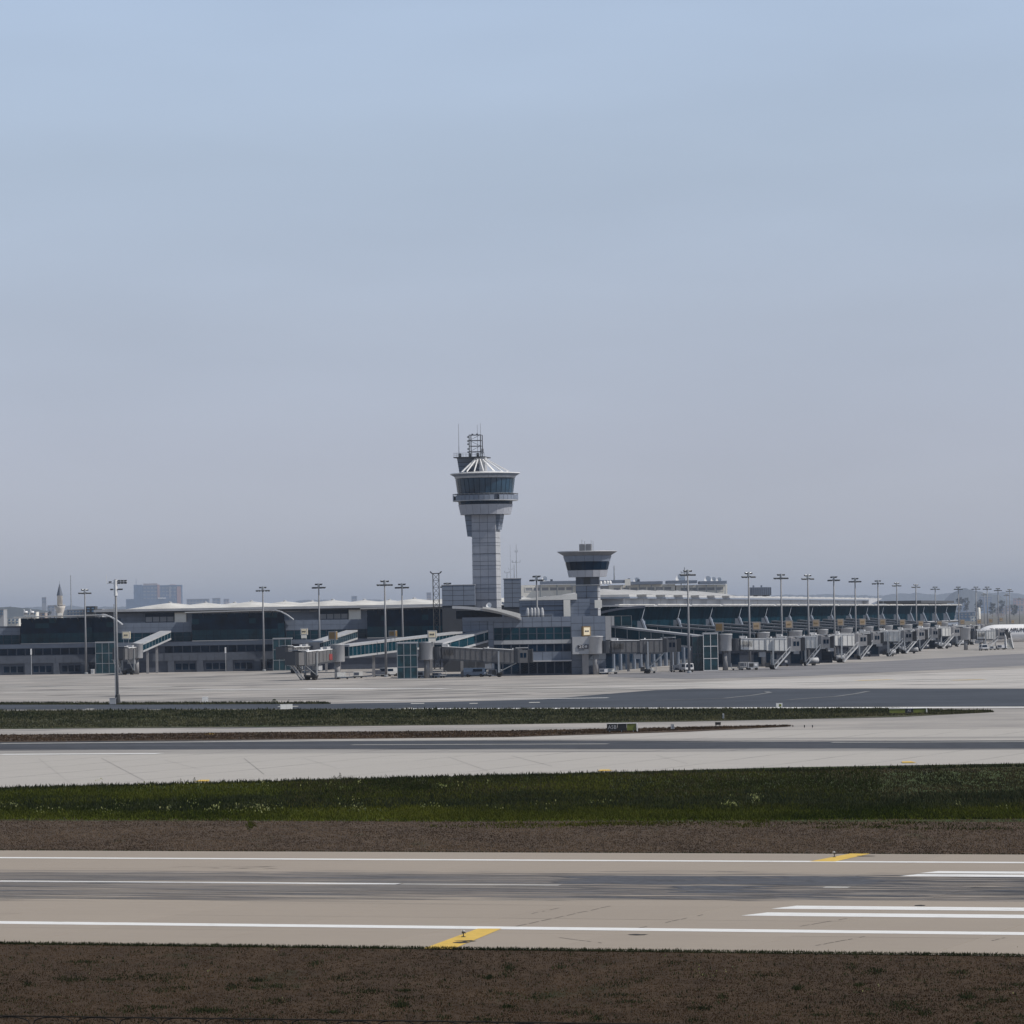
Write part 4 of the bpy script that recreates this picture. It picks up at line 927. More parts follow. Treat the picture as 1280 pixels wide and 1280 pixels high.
for r_ in range(3):
    for k in range(5):
        x = xpk+(k+(0,.34,.62)[r_])*per; y = YM+14+r_*29
        if x-per/2 > X1m-4: continue
        inst('roof_shell', shm, mt, (x,y,ze-.08))
        MB().lathe([(.5,ze+rise-.15),(.5,ze+rise+.1),(.2,ze+rise+.25)],8,x,y).build('roof_cowl','cladding_light',mt)
# glazed gable bays and pale pylons under the eaves
for xa, xb in ((181,217),(399,435)):
    MB().box(XX(xa,YM),XX(xb,YM),YM+2.2,YM+4.1,ZZ(778,YM,300)+.0,ze-1.1).build('gallery_glass','glass_dark',mt)
    window_row(mt, XX(xa,YM), XX(xb,YM), mzz(776,300), mzz(769,300), YM+2.2, 4, 'far_grey', 'cladding_dark')
for xa, xb in ((218,232),(436,451)): MB().box(XX(xa,YM),XX(xb,YM),YM+1.5,YM+4,mzz(781,300),ze-.76).build('pylon','cream',mt)
for xa, xb in ((131,181),(375,398)): grid_panels(mt,'wall_panel','cladding',XX(xa,YM),XX(xb,YM),mzz(779,300),mzz(763,300),YM+3.9,4,3)
grid_panels(mt,'wall_panel','roof_grey',XX(233,YM),XX(396,YM),mzz(766,300),ze-1.2,YM+3.9,12,1)
grid_panels(mt,'wall_panel','roof_grey',XX(452,YM),XX(600,YM),mzz(766,300),ze-1.2,YM+3.9,11,1)
# ================================================================== right wing behind the pier
def pier_X(Y): return 20.6+.1875*(Y-955)
PD = Vector((.1875,1,0)).normalized(); PNn = Vector((PD.y,-PD.x,0))   # pier direction, outward normal (+x)
PY0, PY1 = 950.0, 1935.0
wg = thing('terminal_wing','pale flat roofed terminal wing rising behind the long glass pier','terminal',(40,1100,0),0,None,True)
def wxo(Y): return pier_X(Y)-17
W0, W1 = 1092.0, 1700.0
ztw0 = ZZ(745.5,1149,821); 
def wing_slab(b, Ya, Yb, o0, o1, z0, z1_):
    b.hexa([(wxo(Ya)+o0,Ya,z0),(wxo(Ya)+o1,Ya,z0),(wxo(Yb)+o1,Yb,z0),(wxo(Yb)+o0,Yb,z0)],[(wxo(Ya)+o0,Ya,z1_),(wxo(Ya)+o1,Ya,z1_),(wxo(Yb)+o1,Yb,z1_),(wxo(Yb)+o0,Yb,z1_)]); return b
zr = 18.0
wing_slab(MB(),W0,W1,-16,0,0,zr-.9).build('wing_wall','cladding_light',wg)
wing_slab(MB(),W0-3,W1+6,-19,2.2,zr-.9,zr-.45).build('roof_edge','cladding',wg)
wing_slab(MB(),W0-3,W1+6,-19,2.0,zr-.45,zr+.15).build('roof_deck','roof_pale',wg)
b = MB(); Ya, Yb = W1+6, W1+60
b.hexa([(wxo(Ya)-19,Ya,zr-2.6),(wxo(Ya)+2,Ya,zr-2.6),(wxo(Yb)+2,Yb,zr-.2),(wxo(Yb)-19,Yb,zr-.2)],[(wxo(Ya)-19,Ya,zr+.1),(wxo(Ya)+2,Ya,zr+.1),(wxo(Yb)+2,Yb,zr+.1),(wxo(Yb)-19,Yb,zr+.1)]); b.build('roof_tip','roof_grey',wg)
shw = shell_mesh(26,17,1.7); shw.materials.clear(); shw.materials.append(MATS['roof_pale'])
for p in shw.polygons: p.use_smooth = True
for k in range(6):
    y = W0+18+k*33; inst('roof_shell', shw, wg, (wxo(y)-8,y,zr+.14), 0)
b = MB()
for k in range(7,30):
    y = W0+10+k*23.5; b.box(wxo(y)-5,wxo(y)-3.6,y,y+5,zr+.15,zr+.5)
b.build('roof_lights','white_metal',wg)
b = MB()
for k in range(24):
    y = W0+4+k*30; b.box(wxo(y)-.05,wxo(y)+.12,y,y+.3,11,zr-.95)
b.build('wall_ribs','roof_grey',wg)
# ================================================================== the long glass pier
pr = thing('glass_pier','long blue green glass pier with raking struts running away to the right','terminal',(20.6,955,0),0,None,True)
def pp(Y, o, z): return (pier_X(Y)+o, Y, z)
def pslab(b, Ya, Yb, o0, o1, z0, z1_, o0t=None, o1t=None):
    o0t = o0 if o0t is None else o0t; o1t = o1 if o1t is None else o1t
    b.hexa([pp(Ya,o0,z0),pp(Ya,o1,z0),pp(Yb,o1,z0),pp(Yb,o0,z0)],[pp(Ya,o0t,z1_),pp(Ya,o1t,z1_),pp(Yb,o1t,z1_),pp(Yb,o0t,z1_)]); return b
zE = 15.0
pslab(MB(),PY0,PY1,-16.5,-.6,0,zE-.3,None,2.6).build('glass_hall','glass_pier',pr)
pslab(MB(),PY0,PY1,-.5,3.0,0,5.0).build('lower_storey','glass_dark',pr)
for k in range(60):
    y = PY0+1+k*10; pslab(MB(),y,y+1.2,3.01,3.35,0,4.99).build('column','cladding',pr)
pslab(MB(),PY0,PY1,-.5,3.4,5.0,6.9).build('wall_band','cladding',pr)
pslab(MB(),PY0,PY1,-.5,3.7,7.7,8.0).build('terrace_roof','roof_grey',pr)
pslab(MB(),PY0,PY1,-.5,3.3,6.9,7.7).build('ribbon_window','glass_dark',pr)
pslab(MB(),PY0-2,PY1+3,-17.5,5.0,zE-.28,zE+.02).build('pier_roof','roof_grey',pr)
for k in range(17): pslab(MB(),PY0-2+k*58,PY0-2+(k+1)*58-5,4.2,5.2,zE+.03,zE+.24+.05*(k%2)).build('roof_edge','roof_white',pr)
nb_ = 16
for k in range(nb_):
    y = PY0+36+k*58
    for d_ in (0,):
        t_ = MB(); t_.beam(pp(y,5.6,8.0),pp(y+2.5,3.9,11.6),.42,6); t_.beam(pp(y+2.5,3.9,11.6),pp(y+5.0,4.4,zE-.3),.10,5); t_.build('raking_strut','cladding',pr)
        pslab(MB(),y+4,y+6,2.6,4.2,8.0,11.3).build('service_shaft','cladding',pr)
b = MB(); 
for z, o in ((9.6,.25),(11.3,.85),(13.1,1.9)): pslab(b,PY0,PY1,o,o+.16,z-.05,z+.05)
b.build('transom','galvanised',pr)
b = MB()
for k in range(100):
    y = PY0+k*9.7; b.hexa([pp(y,-.6,8),pp(y,-.45,8),pp(y+.2,-.45,8),pp(y+.2,-.6,8)],[pp(y,2.5,zE-.3),pp(y,2.72,zE-.3),pp(y+.2,2.72,zE-.3),pp(y+.2,2.5,zE-.3)])
b.build('mullions','cladding_dark',pr,kind='stuff')
# front face of the pier and its sweeping roof edge towards the central block
fpz = lambda py,px: ZZ(py,PY0-1,px)
for i,(xa,xb) in enumerate(((752,764),(764,777),(777,790))): window_row(pr, XX(xa,PY0-1), XX(xb,PY0-1), 7.9, 12.6, PY0-1, 1, 'glass_teal','galvanised',2,.07)
prof_t, prof_b = [], []
for k in range(17):
    u = k/16; px = 728+(806-728)*u; py = 771.5-14.2*(1-(1-u)**1.9); x = XX(px,PY0-4); z = ZZ(py,PY0-4,px); prof_t.append((x,z)); prof_b.append((x,z-.5))
b = MB(); b.extr(prof_b+prof_t[::-1],PY0-8,PY0-2.2); b.build('sweeping_roof','cladding_dark',pr)
# vertical service cores between central block and pier
for xa,xb,pa,pb in ((757,764,770,800),(764.5,768,770,782)): MB().box(XX(xa,930),XX(xb,930),930,936,ZZ(pb,930,760),ZZ(pa,930,760)).build('service_core','cladding_light',pr)
# cab at the far end of the pier: flat dark roof
b = MB(); pslab(b,1790,1965,-20,-1,zE+.9,zE+2.0); b.build('end_roof','dark_metal',pr)
b = MB(); pslab(b,1800,1960,-17,-4,zE,zE+.9); b.build('end_roof_drum','cladding',pr)
# ================================================================== cream building behind
YB = 1430.0
bb = thing('cream_office_building','cream office building with grey roof canopies behind the control towers','building',(XX(780,YB),YB,0),0,None,True)
def bz(py,px=780): return ZZ(py,YB,px)
for i,(xa,xb) in enumerate(((652,722),(762,845),(846,910))):
    MB().box(XX(xa,YB),XX(xb,YB),YB+.3,YB+22,0,bz(731.5,xa)).build('wall','cream',bb)
    window_row(bb, XX(xa+5,YB), XX(xb-4,YB), bz(739.5,xa), bz(734,xa), YB+.3, max(4,round((xb-xa)/12)), 'far_grey', 'cream', 1, .25)
MB().box(XX(715,YB),XX(765,YB),YB+1,YB+20,0,bz(732.5,740)).build('wall','cladding_light',bb)
for xa,xb,py in ((676,782,727),(788,829,728),(834,872,726.8),(875,909,727.5)):
    MB().box(XX(xa,YB),XX(xb,YB),YB-3,YB+10,bz(py+2.4,(xa+xb)/2),bz(py-1.2,(xa+xb)/2)).build('roof_canopy','cladding',bb)
for px in (676,697,716,722,779,784,800,815,856,872,884,896,907): MB().box(XX(px,YB)-.15,XX(px,YB)+.15,YB-1,YB-.7,0,bz(731,px)).build('canopy_post','galvanised',bb)
for px,h in ((689,3),(786,4),(798,3),(737,3)): MB().box(XX(px,YB),XX(px+3,YB),YB+1,YB+3,bz(727,px),bz(727-h,px)).build('roof_unit','cladding_dark',bb)
MB().box(XX(782,YB-2),XX(789,YB-2),YB-3.5,YB-3.1,bz(732,785),bz(724,785)).build('plant_box','cream',bb)
antenna('thick short mast rising beside the apron tower roof',769,707,729,1440,.30,zb=bz(728,769))
antenna('tall slim mast among the roof canopies above the pier',857,709,728,1440,.32,zb=bz(727,857),arms=((716,1.2),))
for px,py,r_ in ((682,724,1.0),(797,726,1.1),(852,723.5,1.7),(886,724.5,1.2),(893,724.5,.9),(900,725,.9)):
    dish(px,py,1436,r_,{682:'white dish at the left end of the grey roof canopies',797:'white dish on the canopy roof right of the apron tower',852:'largest white dish behind the first tall mast of the pier',886:'white dish left of a pair on the last canopy roof',893:'middle white dish on the last canopy roof',900:'rightmost white dish on the last canopy roof'}[px])
rp_ = thing('rooftop_plant','grey louvred plant box on the wing roof right of the cream building','plant room',(XX(951,1500),1500,zr+.15))
MB().box(-14*1500/F,14*1500/F,0,6,1.0,ZZ(734,1500,951)-zr-.15).build('casing','cladding',rp_)
b = MB(); 
for k in range(-5,6): b.box(k*2.6*1500/F-.1,k*2.6*1500/F+.1,-.1,0,1.0,ZZ(734,1500,951)-zr-.3)
b.build('louvres','cladding_dark',rp_)
MB().box(-12*1500/F,12*1500/F,.5,5.5,0,1.0).build('base','dark_metal',rp_)
for k in (-9,1): MB().box(k*1500/F,(k+2)*1500/F,1,2,ZZ(734,1500,951)-zr-.15,ZZ(731.5,1500,951)-zr-.15).build('cowl','cladding',rp_)
# ================================================================== floodlight masts
def make_mast(h, thick=1.0):
    t = thing('floodlight_mast','', 'light mast', (0,0,0), 0, 'tall apron floodlight masts')
    MB().lathe([(.30*thick,0),(.26*thick,h*.4),(.15*thick,h-.2)],10).build('pole','pole_grey',t,True)
    MB().lathe([(.5,0),(.5,.35),(.32,.5)],10).build('base','galvanised',t)
    b = MB(); b.beam((-1.55,0,h-1.0),(1.55,0,h-1.0),.075,6); b.beam((0,-1.3,h-1.0),(0,1.3,h-1.0),.075,6); b.beam((-.75,0,h-.15),(.75,0,h-.15),.06,5)
    b.lathe([(.30,h-1.25),(.30,h-.1),(.12,h)],8); b.build('head_frame','galvanised',t)
    for x, y, z, a in ((-1.5,0,h-1.05,0),(-.85,-.1,h-1.05,0),(.85,-.1,h-1.05,0),(1.5,0,h-1.05,0),(0,-1.2,h-1.05,0),(0,1.2,h-1.05,0),(-.65,0,h-.2,0),(.65,0,h-.2,0)):
        b = MB(); b.hexa([(-.26,-.20,-.30),(.26,-.20,-.30),(.26,.28,-.14),(-.26,.28,-.14)],[(-.30,-.24,-.02),(.30,-.24,-.02),(.30,.24,.10),(-.30,.24,.10)])
        k = ('lamp_m',); 
        if k not in _unit: _unit[k] = b.mesh('floodlight','dark_metal')
        inst('floodlight', _unit[k], t, (x,y,z))
    return t
m0 = make_mast(22.0)
masts = [(105.5,1062,736,'floodlight mast in front of the leftmost glass hall'),
 (328,1062,733,'floodlight mast in front of the middle glass hall'),
 (398,1042,729,'floodlight mast between the middle glass hall and the long inclined walkway'),
 (480.5,916,725,'taller floodlight mast just left of the central glass stair tower'),
 (502,1030,729,'floodlight mast behind the central glass stair tower'),
 (559,1022,728,'floodlight mast in front of the panelled block left of the tall tower'),
 (670.5,908,719,'floodlight mast in front of the central terminal block windows'),
 (859.5,896,712,'first and tallest floodlight mast of the pier, by the framed glass stair tower'),
 (935.5,940,715,'second floodlight mast along the pier counting from the left'),
 (976,992,717,'third floodlight mast along the pier counting from the left'),
 (1009.5,1028,718,'fourth floodlight mast along the pier counting from the left'),
 (1042,1082,720,'fifth floodlight mast along the pier counting from the left'),
 (1068.5,1145,722,'sixth floodlight mast along the pier, left of the pale roof tip'),
 (1097,1247,725,'seventh floodlight mast along the pier, right of the pale roof tip'),
 (1120.5,1365,728,'eighth floodlight mast along the pier counting from the left'),
 (1144.5,1463,730,'ninth floodlight mast along the pier counting from the left'),
 (1168.5,1629,733,'tenth floodlight mast, under the dark flat roof end of the pier'),
 (1197.5,1657,733,'floodlight mast just right of the pier end and left of the aircraft nose'),
 (1219.5,1685,733,'floodlight mast above the nose of the white aircraft'),
 (1233.5,1690,733,'taller of the two close floodlight masts behind the aircraft cockpit'),
 (1229.5,2380,741,'shorter distant floodlight mast just left of a taller one behind the aircraft'),
 (1247,1830,735,'lone floodlight mast behind the aircraft, between two close pairs'),
 (1257.5,2480,742,'shorter distant floodlight mast of the pair right of the lone one'),
 (1261.5,1924,736,'taller floodlight mast of the pair above the boarding stairs'),
 (1273.5,3300,747,'smallest and farthest floodlight mast at the right edge')]
for i, (px, Y, py, lab) in enumerate(masts):
    o = m0 if i == 0 else copy_tree(m0)
    z = ZZ(py,Y,px); o.location = (XX(px+1.3,Y,790),Y,0); o.scale = (1,1,z/22.0); o.rotation_euler = (0,0,random.uniform(-.6,.6)); o['label'] = lab
# the nearest mast on the left carries one sided lamp arms and a mast antenna
nm = thing('floodlight_mast','nearest and thickest floodlight mast, standing at the taxiway edge on the left','light mast',(XX(147,655,878),655,0),0,'tall apron floodlight masts')
hn = ZZ(724,655,147)
MB().lathe([(.24,0),(.21,hn*.45),(.16,hn)],12).build('pole','pole_grey',nm,True)
MB().box(-.36,-.24,-.22,-.12,0,hn*.8).build('pale_edge_strip','cladding_light',nm)  # pale strip up the left edge of the pole
MB().lathe([(.45,0),(.45,.6),(.36,1.5),(.30,1.6)],12).build('base_sleeve','dark_metal',nm)
b = MB(); b.beam((0,0,hn-.45),(1.85,0,hn-.45),.06,6); b.beam((-1.4,0,hn-.62),(0,0,hn-.62),.05,6); b.beam((-1.4,0,hn-.62),(-1.4,0,hn+.75),.035,5); b.beam((-.75,0,hn-1.6),(1.0,0,hn-1.6),.06,6); b.beam((0,0,hn-2.6),(0,0,hn-.1),.30,10); b.build('crossarms','white_metal',nm)
for x, z in ((.55,hn-.25),(1.05,hn-.25),(1.55,hn-.25),(.55,hn-.62),(1.05,hn-.62),(1.55,hn-.62),(-.85,hn-.42),(-.65,hn-1.6),(.5,hn-1.6),(.9,hn-1.6)):
    MB().hexa([(x-.2,-.25,z-.12),(x+.2,-.25,z-.12),(x+.2,.2,z-.06),(x-.2,.2,z-.06)],[(x-.22,-.25,z+.05),(x+.22,-.25,z+.05),(x+.22,.2,z+.12),(x-.22,.2,z+.12)]).build('floodlight','dark_metal',nm)
cab_ = thing('electrical_cabinet','small grey cabinet at the foot of the nearest mast','cabinet',(XX(141,652,878),652,0))
MB().box(-.48,.48,-.3,.3,.08,1.0).build('body','galvanised',cab_); MB().box(-.45,.45,-.33,-.302,.15,.93).build('door','cladding_light',cab_); MB().box(-.55,.55,-.36,.36,1.003,1.08).build('lid','cladding_light',cab_)
for px,py,lab in ((38,811,'slim white lamp post in front of the leftmost glass hall'),(281,809,'slim white lamp post in front of the middle glass hall')):
    Y = 1058; t = thing('lamp_post',lab,'lamp post',(XX(px+.5,Y),Y,0),0,'slim lamp posts before the concourse'); h_ = ZZ(py,Y,px)
    MB().beam((0,0,0),(0,0,h_),.09,6).build('pole','cladding_light',t); MB().box(-.18,.18,-.2,.1,h_-1.5,h_).build('lamp_head','white_metal',t)
# ================================================================== jet bridges
def make_bridge(side='bridge_light', L=15.5, drop=.35, zf=4.6, stairs=True, label='', hoses=False):
    t = thing('jet_bridge', label, 'jet bridge', (0,0,0), 0, 'jet bridges along the terminal')
    MB().lathe([(.62,0),(.62,zf-.3)],12).build('column','bridge_grey',t,True)
    MB().lathe([(1.5,zf-.3),(1.62,zf-.15),(1.62,zf+3.3),(1.7,zf+3.35),(1.7,zf+3.55),(.2,zf+3.6)],20).build('rotunda','cladding_light',t,True)
    MB().lathe([(1.25,zf-.2),(1.25,zf+2.5)],14,2.5).build('inner_bellows','bridge_dark',t)
    x1, x2, x3 = 3.4, L*.60, L-1.8
    def tun(nm, xa, xb, hw, z0, z1_, d0, d1):
        b = MB(); b.hexa([(xa,-hw,z0-d0),(xb,-hw,z0-d1),(xb,hw,z0-d1),(xa,hw,z0-d0)],[(xa,-hw,z1_-d0),(xb,-hw,z1_-d1),(xb,hw,z1_-d1),(xa,hw,z1_-d0)])
        return b.build(nm,side,t)
    dd = lambda x: drop*(x-x1)/(x3-x1)
    T1 = tun('tunnel',x1,x2,1.2,zf,zf+2.45,0,dd(x2)); T2 = tun('tunnel',x2-.2,x3,1.38,zf-.12,zf+2.6,dd(x2),dd(x3))
    for T,xa,xb,hw,z0,z1_ in ((T1,x1,x2,1.2,zf,zf+2.45),(T2,x2,x3,1.38,zf-.12,zf+2.6)):
        b = MB(); n = max(3,int((xb-xa)/1.1))
        for k in range(n):
            x = xa+(k+.5)*(xb-xa)/n
            for s_ in (-1,1): b.box(x-.04,x+.04,min(s_*hw,s_*(hw+.06)),max(s_*hw,s_*(hw+.06)),z0-dd(x)+.1,z1_-dd(x)-.1)
        b.build('side_ribs','bridge_grey' if side=='bridge_light' else 'bridge_dark',T)
        b = MB(); b.hexa([(xa,-hw-.1,z1_-dd(xa)+.01),(xb,-hw-.1,z1_-dd(xb)+.01),(xb,hw+.1,z1_-dd(xb)+.01),(xa,hw+.1,z1_-dd(xa)+.01)],[(xa,-hw-.1,z1_-dd(xa)+.13),(xb,-hw-.1,z1_-dd(xb)+.13),(xb,hw+.1,z1_-dd(xb)+.13),(xa,hw+.1,z1_-dd(xa)+.13)]); b.build('roof_edge','white_metal',T)
        b = MB()
        for s_ in (-1,1): b.flat((xa,s_*(hw-.1),z0-dd(xa)-.18),(xb,s_*(hw-.1),z0-dd(xb)-.18),.18,.35)
        b.build('floor_beam','bridge_dark',T)
    # cab
    zc = zf-.15-drop
    MB().lathe([(1.55,zc),(1.55,zc+2.95),(1.3,zc+3.1)],12,x3+.9).build('cab','bridge_grey' if side=='bridge_light' else 'bridge_dark',t)
    MB().box(x3+1.2,x3+3.0,-1.5,1.5,zc,zc+2.7).build('cab_front',side if side!='bridge_light' else 'bridge_grey',t)
    for y in (-1.53,): 
        for k in range(2): MB().box(x3+1.4+k*.75,x3+1.95+k*.75,y,y+.02,zc+1.1,zc+2.1).build('cab_window','glass_dark',t)
    for k in range(3): MB().box(x3+3.01,x3+3.04,-1.2+k*.85,-.55+k*.85,zc+.8,zc+2.1).build('cab_window','glass_dark',t)
    b = MB()
    for k in range(4): x = x3+3.05+k*.28; b.box(x,x+.14,-1.5+k*.03,1.5-k*.03,zc+.05,zc+2.8+.05*k)
    b.build('canopy_bellows','bridge_dark',t)
    MB().box(x3+.4,x3+2.9,-1.3,1.3,zc+3.12,zc+3.28).build('cab_roof','cladding_light',t)
    # wheel carriage
    xw = x3-3.2; zw = zf-.3-dd(xw)
    for s_ in (-1,1): MB().box(xw-.18,xw+.18,s_*1.55-.15,s_*1.55+.15,1.0,zf+2.2-dd(xw)).build('lift_column','galvanised',t)
    MB().box(xw-.5,xw+.5,-1.6,1.6,.75,1.05).build('carriage_beam','dark_metal',t)
    for s_ in (-1,1):
        wv = MB(); M = Matrix.Translation((xw,s_*.95,.55)) @ Matrix.Rotation(math.pi/2,4,'X'); wv.lathe([(.3,-.42),(.55,-.38),(.55,.38),(.3,.42)],14).move(M); wv.build('wheel','rubber',t)
    MB().box(xw-1.5,xw-.7,-.7,.7,.5,1.5).build('drive_housing','dark_metal',t)
    for s_ in (-1,1): MB().beam((xw+.2,s_*1.4,1.2),(x3+.5,s_*1.2,zc),.09,5).build('brace','galvanised',t)
    MB().box(xw-3.0,xw-1.6,-.8,.8,zf-1.5-dd(xw),zf-.45-dd(xw)).build('service_unit','cladding_light',t)
    if stairs:
        st = []; ys = -1.75; b = MB()
        xa, xb = x3+.6, x3-3.0
        for s_ in (-.42,.42): b.flat((xa,ys-.4+s_,zc),(xb,ys-.4+s_,.1),.07,.24)
        sm_ = b.build('stair_stringer','white_metal',t); b = MB(); n = 12
        for k in range(n): u = (k+.5)/n; x = xa+(xb-xa)*u; b.box(x-.14,x+.14,ys-.8,ys,zc*(1-u)-.03,zc*(1-u)+.03)
        b.build('treads','galvanised',sm_,kind='stuff'); b = MB()
        for s_ in (-.42,.42):
            b.beam((xa,ys-.4+s_,zc+1),(xb,ys-.4+s_,1.1),.04,5)
            for k in range(5): u = k/4; b.beam((xa+(xb-xa)*u,ys-.4+s_,zc*(1-u)),(xa+(xb-xa)*u,ys-.4+s_,zc*(1-u)+1),.03,4)
        b.build('handrail','white_metal',sm_); MB().box(xa-.1,xa+1.2,ys-.9,ys+.25,zc-.1,zc).build('landing','galvanised',t)
        for s_ in (-.4,.4): MB().beam((xb,ys-.4+s_-.08,.16),(xb,ys-.4+s_+.08,.16),.16,8).build('stair_wheel','rubber',t)
    # cable festoon and roof kit
    b = MB()
    for k in range(7):
        xa_ = x1+.2+k*.34
        for q in range(6): a0_, a1_ = q/6, (q+1)/6; b.beam((xa_+.34*a0_,-1.46,zf+1.9-1.3*math.sin(math.pi*a0_)),(xa_+.34*a1_,-1.46,zf+1.9-1.3*math.sin(math.pi*a1_)),.04,4)
    b.build('cable_festoon','rubber',t)
    for x in (x1+1.2,x2+.8,x3-.3): MB().box(x,x+.28,-.9,-.5,zf+2.5-dd(x),zf+3.0-dd(x)).build('roof_lamp','white_metal',t)
    MB().box(x1-.2,x1+1.1,-.6,.6,zf+2.6,zf+3.05).build('roof_unit','cladding_light',t)
    return t
def walkway(label, A, B, h=2.75, w_=2.6, cols=2, roof='roof_grey', base=2.9):
    """inclined glazed corridor from A to B (points on the roof centre line)"""
    A, B = Vector(A), Vector(B); d = (B-A); lh = Vector((d.x,d.y,0)); t = thing('passenger_walkway', label, 'walkway', (A.x,A.y,0), 0, 'inclined glazed walkways to the jet bridges', True)
    nrm = Vector((-d.y,d.x,0)).normalized()*w_/2; up = Vector((0,0,1)); e_ = nrm*1.12
    def sl(z0,z1_,n_,a=A,b_=B): return ([tuple(a-n_+up*z0),tuple(b_-n_+up*z0),tuple(b_+n_+up*z0),tuple(a+n_+up*z0)],[tuple(a-n_+up*z1_),tuple(b_-n_+up*z1_),tuple(b_+n_+up*z1_),tuple(a+n_+up*z1_)])
    def bb_(nm,m,z0,z1_,n_): b = MB(); b.hexa(*sl(z0,z1_,n_)); b.build(nm,m,t)
    bb_('roof',roof,-.42,0,e_); bb_('floor_beam',roof,-h,-h+.42,e_); bb_('glazed_side','glass_teal',-h+.42,-.42,nrm)
    n = max(3,int(lh.length/2.9)); b = MB()
    for k in range(n+1):
        p = A+d*(k/n)
        for s_ in (-1,1): q = p+nrm*s_*1.03; b.beam(q+up*(-h+.4),q+up*(-.4),.07,4)
    b.build('mullions','galvanised',t)
    for k in range(cols):
        p = A+d*((k+1)/(cols+1))
        b = MB(); b.box(p.x-.3,p.x+.3,p.y-.3,p.y+.3,0,p.z-h-.0); b.build('column','bridge_grey',t)
    return t
def P3(px, py, Y): return (XX(px,Y,py), Y, ZZ(py,Y,px))
walkway('glazed walkway sloping down left from the block beside the leftmost glass hall', P3(207,788.5,1071), P3(172,804,1043), 2.3)
walkway('short glazed walkway sloping down left just right of the middle glass hall', P3(440,787.5,1071), P3(390,803,1014), 2.4)
walkway('longest glazed walkway, rising right across the third glass hall', P3(572,789.5,985), P3(428,806,897), 2.9, 2.8, 3, 'cladding_light')
walkway('steep glazed walkway with pale roof joining the central block', P3(608,786,903), P3(545,803.5,886), 2.6, 3.0, 1, 'cladding_light')
# right hand gates, each with bridge, sign and walkway
gates = [(906,930,899),(954,985,945),(994,1035,986),(1028,1095,1020),(1058,1160,1050),(1085,1225,1078),(1110,1290,1103),(1134,1360,1128),(1157,1430,1151),(1180,1500,1174),(1209,1600,1203),(1230,1750,1224),(1244,1900,1238),(1257,2050,1251),(1271,2200,1266)]
ords = ['first','second','third','fourth','fifth','sixth','seventh','eighth','ninth','tenth']
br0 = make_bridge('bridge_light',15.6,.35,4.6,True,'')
for i, (px, Y, spx) in enumerate(gates):
    X = XX(px,Y)
    if i < 10:
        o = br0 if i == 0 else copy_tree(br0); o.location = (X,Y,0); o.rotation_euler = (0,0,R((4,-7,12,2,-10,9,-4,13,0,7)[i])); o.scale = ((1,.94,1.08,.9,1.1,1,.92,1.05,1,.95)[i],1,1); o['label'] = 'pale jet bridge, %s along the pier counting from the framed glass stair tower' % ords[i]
        pX = pier_X(Y+12)+4.0
        if i == 0: walkway('glazed walkway sloping from the pier front to the framed glass stair tower', P3(758,781,946), P3(893,796,931), 3.0, 2.6, 4)
        else:
            wk = walkway('glazed walkway from the pier to the %s pale jet bridge' % ords[i], (pX,Y+12,10.4), (X-1.5,Y+.5,8.1), 2.6, 2.6, 3, 'roof_dim')
            xa_ = X-17 if i < 5 else X-22; MB().box(xa_,X+9.5,Y+4.5,Y+9.5,0,3.9).build('undercroft','cladding_dark',wk); MB().box(xa_-.3,X+9.8,Y+4.2,Y+9.8,3.903,4.15).build('undercroft_roof','roof_dim',wk)
            nw_ = 9; ww = (X+9.5-xa_)/nw_; um = unit_mesh('undercroft_window',(ww-.5,.04,2.6),'glass_dark')
            for q in range(nw_):
                if q % 3 != 1: inst('undercroft_window', um, wk, (xa_+(q+.5)*ww,Y+4.49,1.9))
# central, left and aircraft bridges
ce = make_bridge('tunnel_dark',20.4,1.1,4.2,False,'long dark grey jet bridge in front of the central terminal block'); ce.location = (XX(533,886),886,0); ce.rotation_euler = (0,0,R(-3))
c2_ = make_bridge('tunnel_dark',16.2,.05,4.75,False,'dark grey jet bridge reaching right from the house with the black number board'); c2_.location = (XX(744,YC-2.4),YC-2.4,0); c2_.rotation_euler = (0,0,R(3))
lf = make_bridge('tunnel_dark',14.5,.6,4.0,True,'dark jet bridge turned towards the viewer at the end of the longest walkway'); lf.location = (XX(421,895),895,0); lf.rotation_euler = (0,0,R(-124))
MB().box(3.5,4.6,1.27,1.31,4.2,5.5).build('red_stripe','red_paint',lf)
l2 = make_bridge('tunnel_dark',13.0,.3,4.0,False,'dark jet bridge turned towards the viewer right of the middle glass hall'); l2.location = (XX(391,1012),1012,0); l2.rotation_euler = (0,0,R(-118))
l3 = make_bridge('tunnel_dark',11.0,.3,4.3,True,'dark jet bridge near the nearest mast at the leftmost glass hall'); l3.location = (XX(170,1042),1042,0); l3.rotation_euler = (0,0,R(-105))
acb = make_bridge('bridge_light',11.0,.1,3.5,True,'pale jet bridge standing against the nose of the white aircraft'); acb.location = (XX(1207,1306),1306,0); acb.rotation_euler = (0,0,R(3))
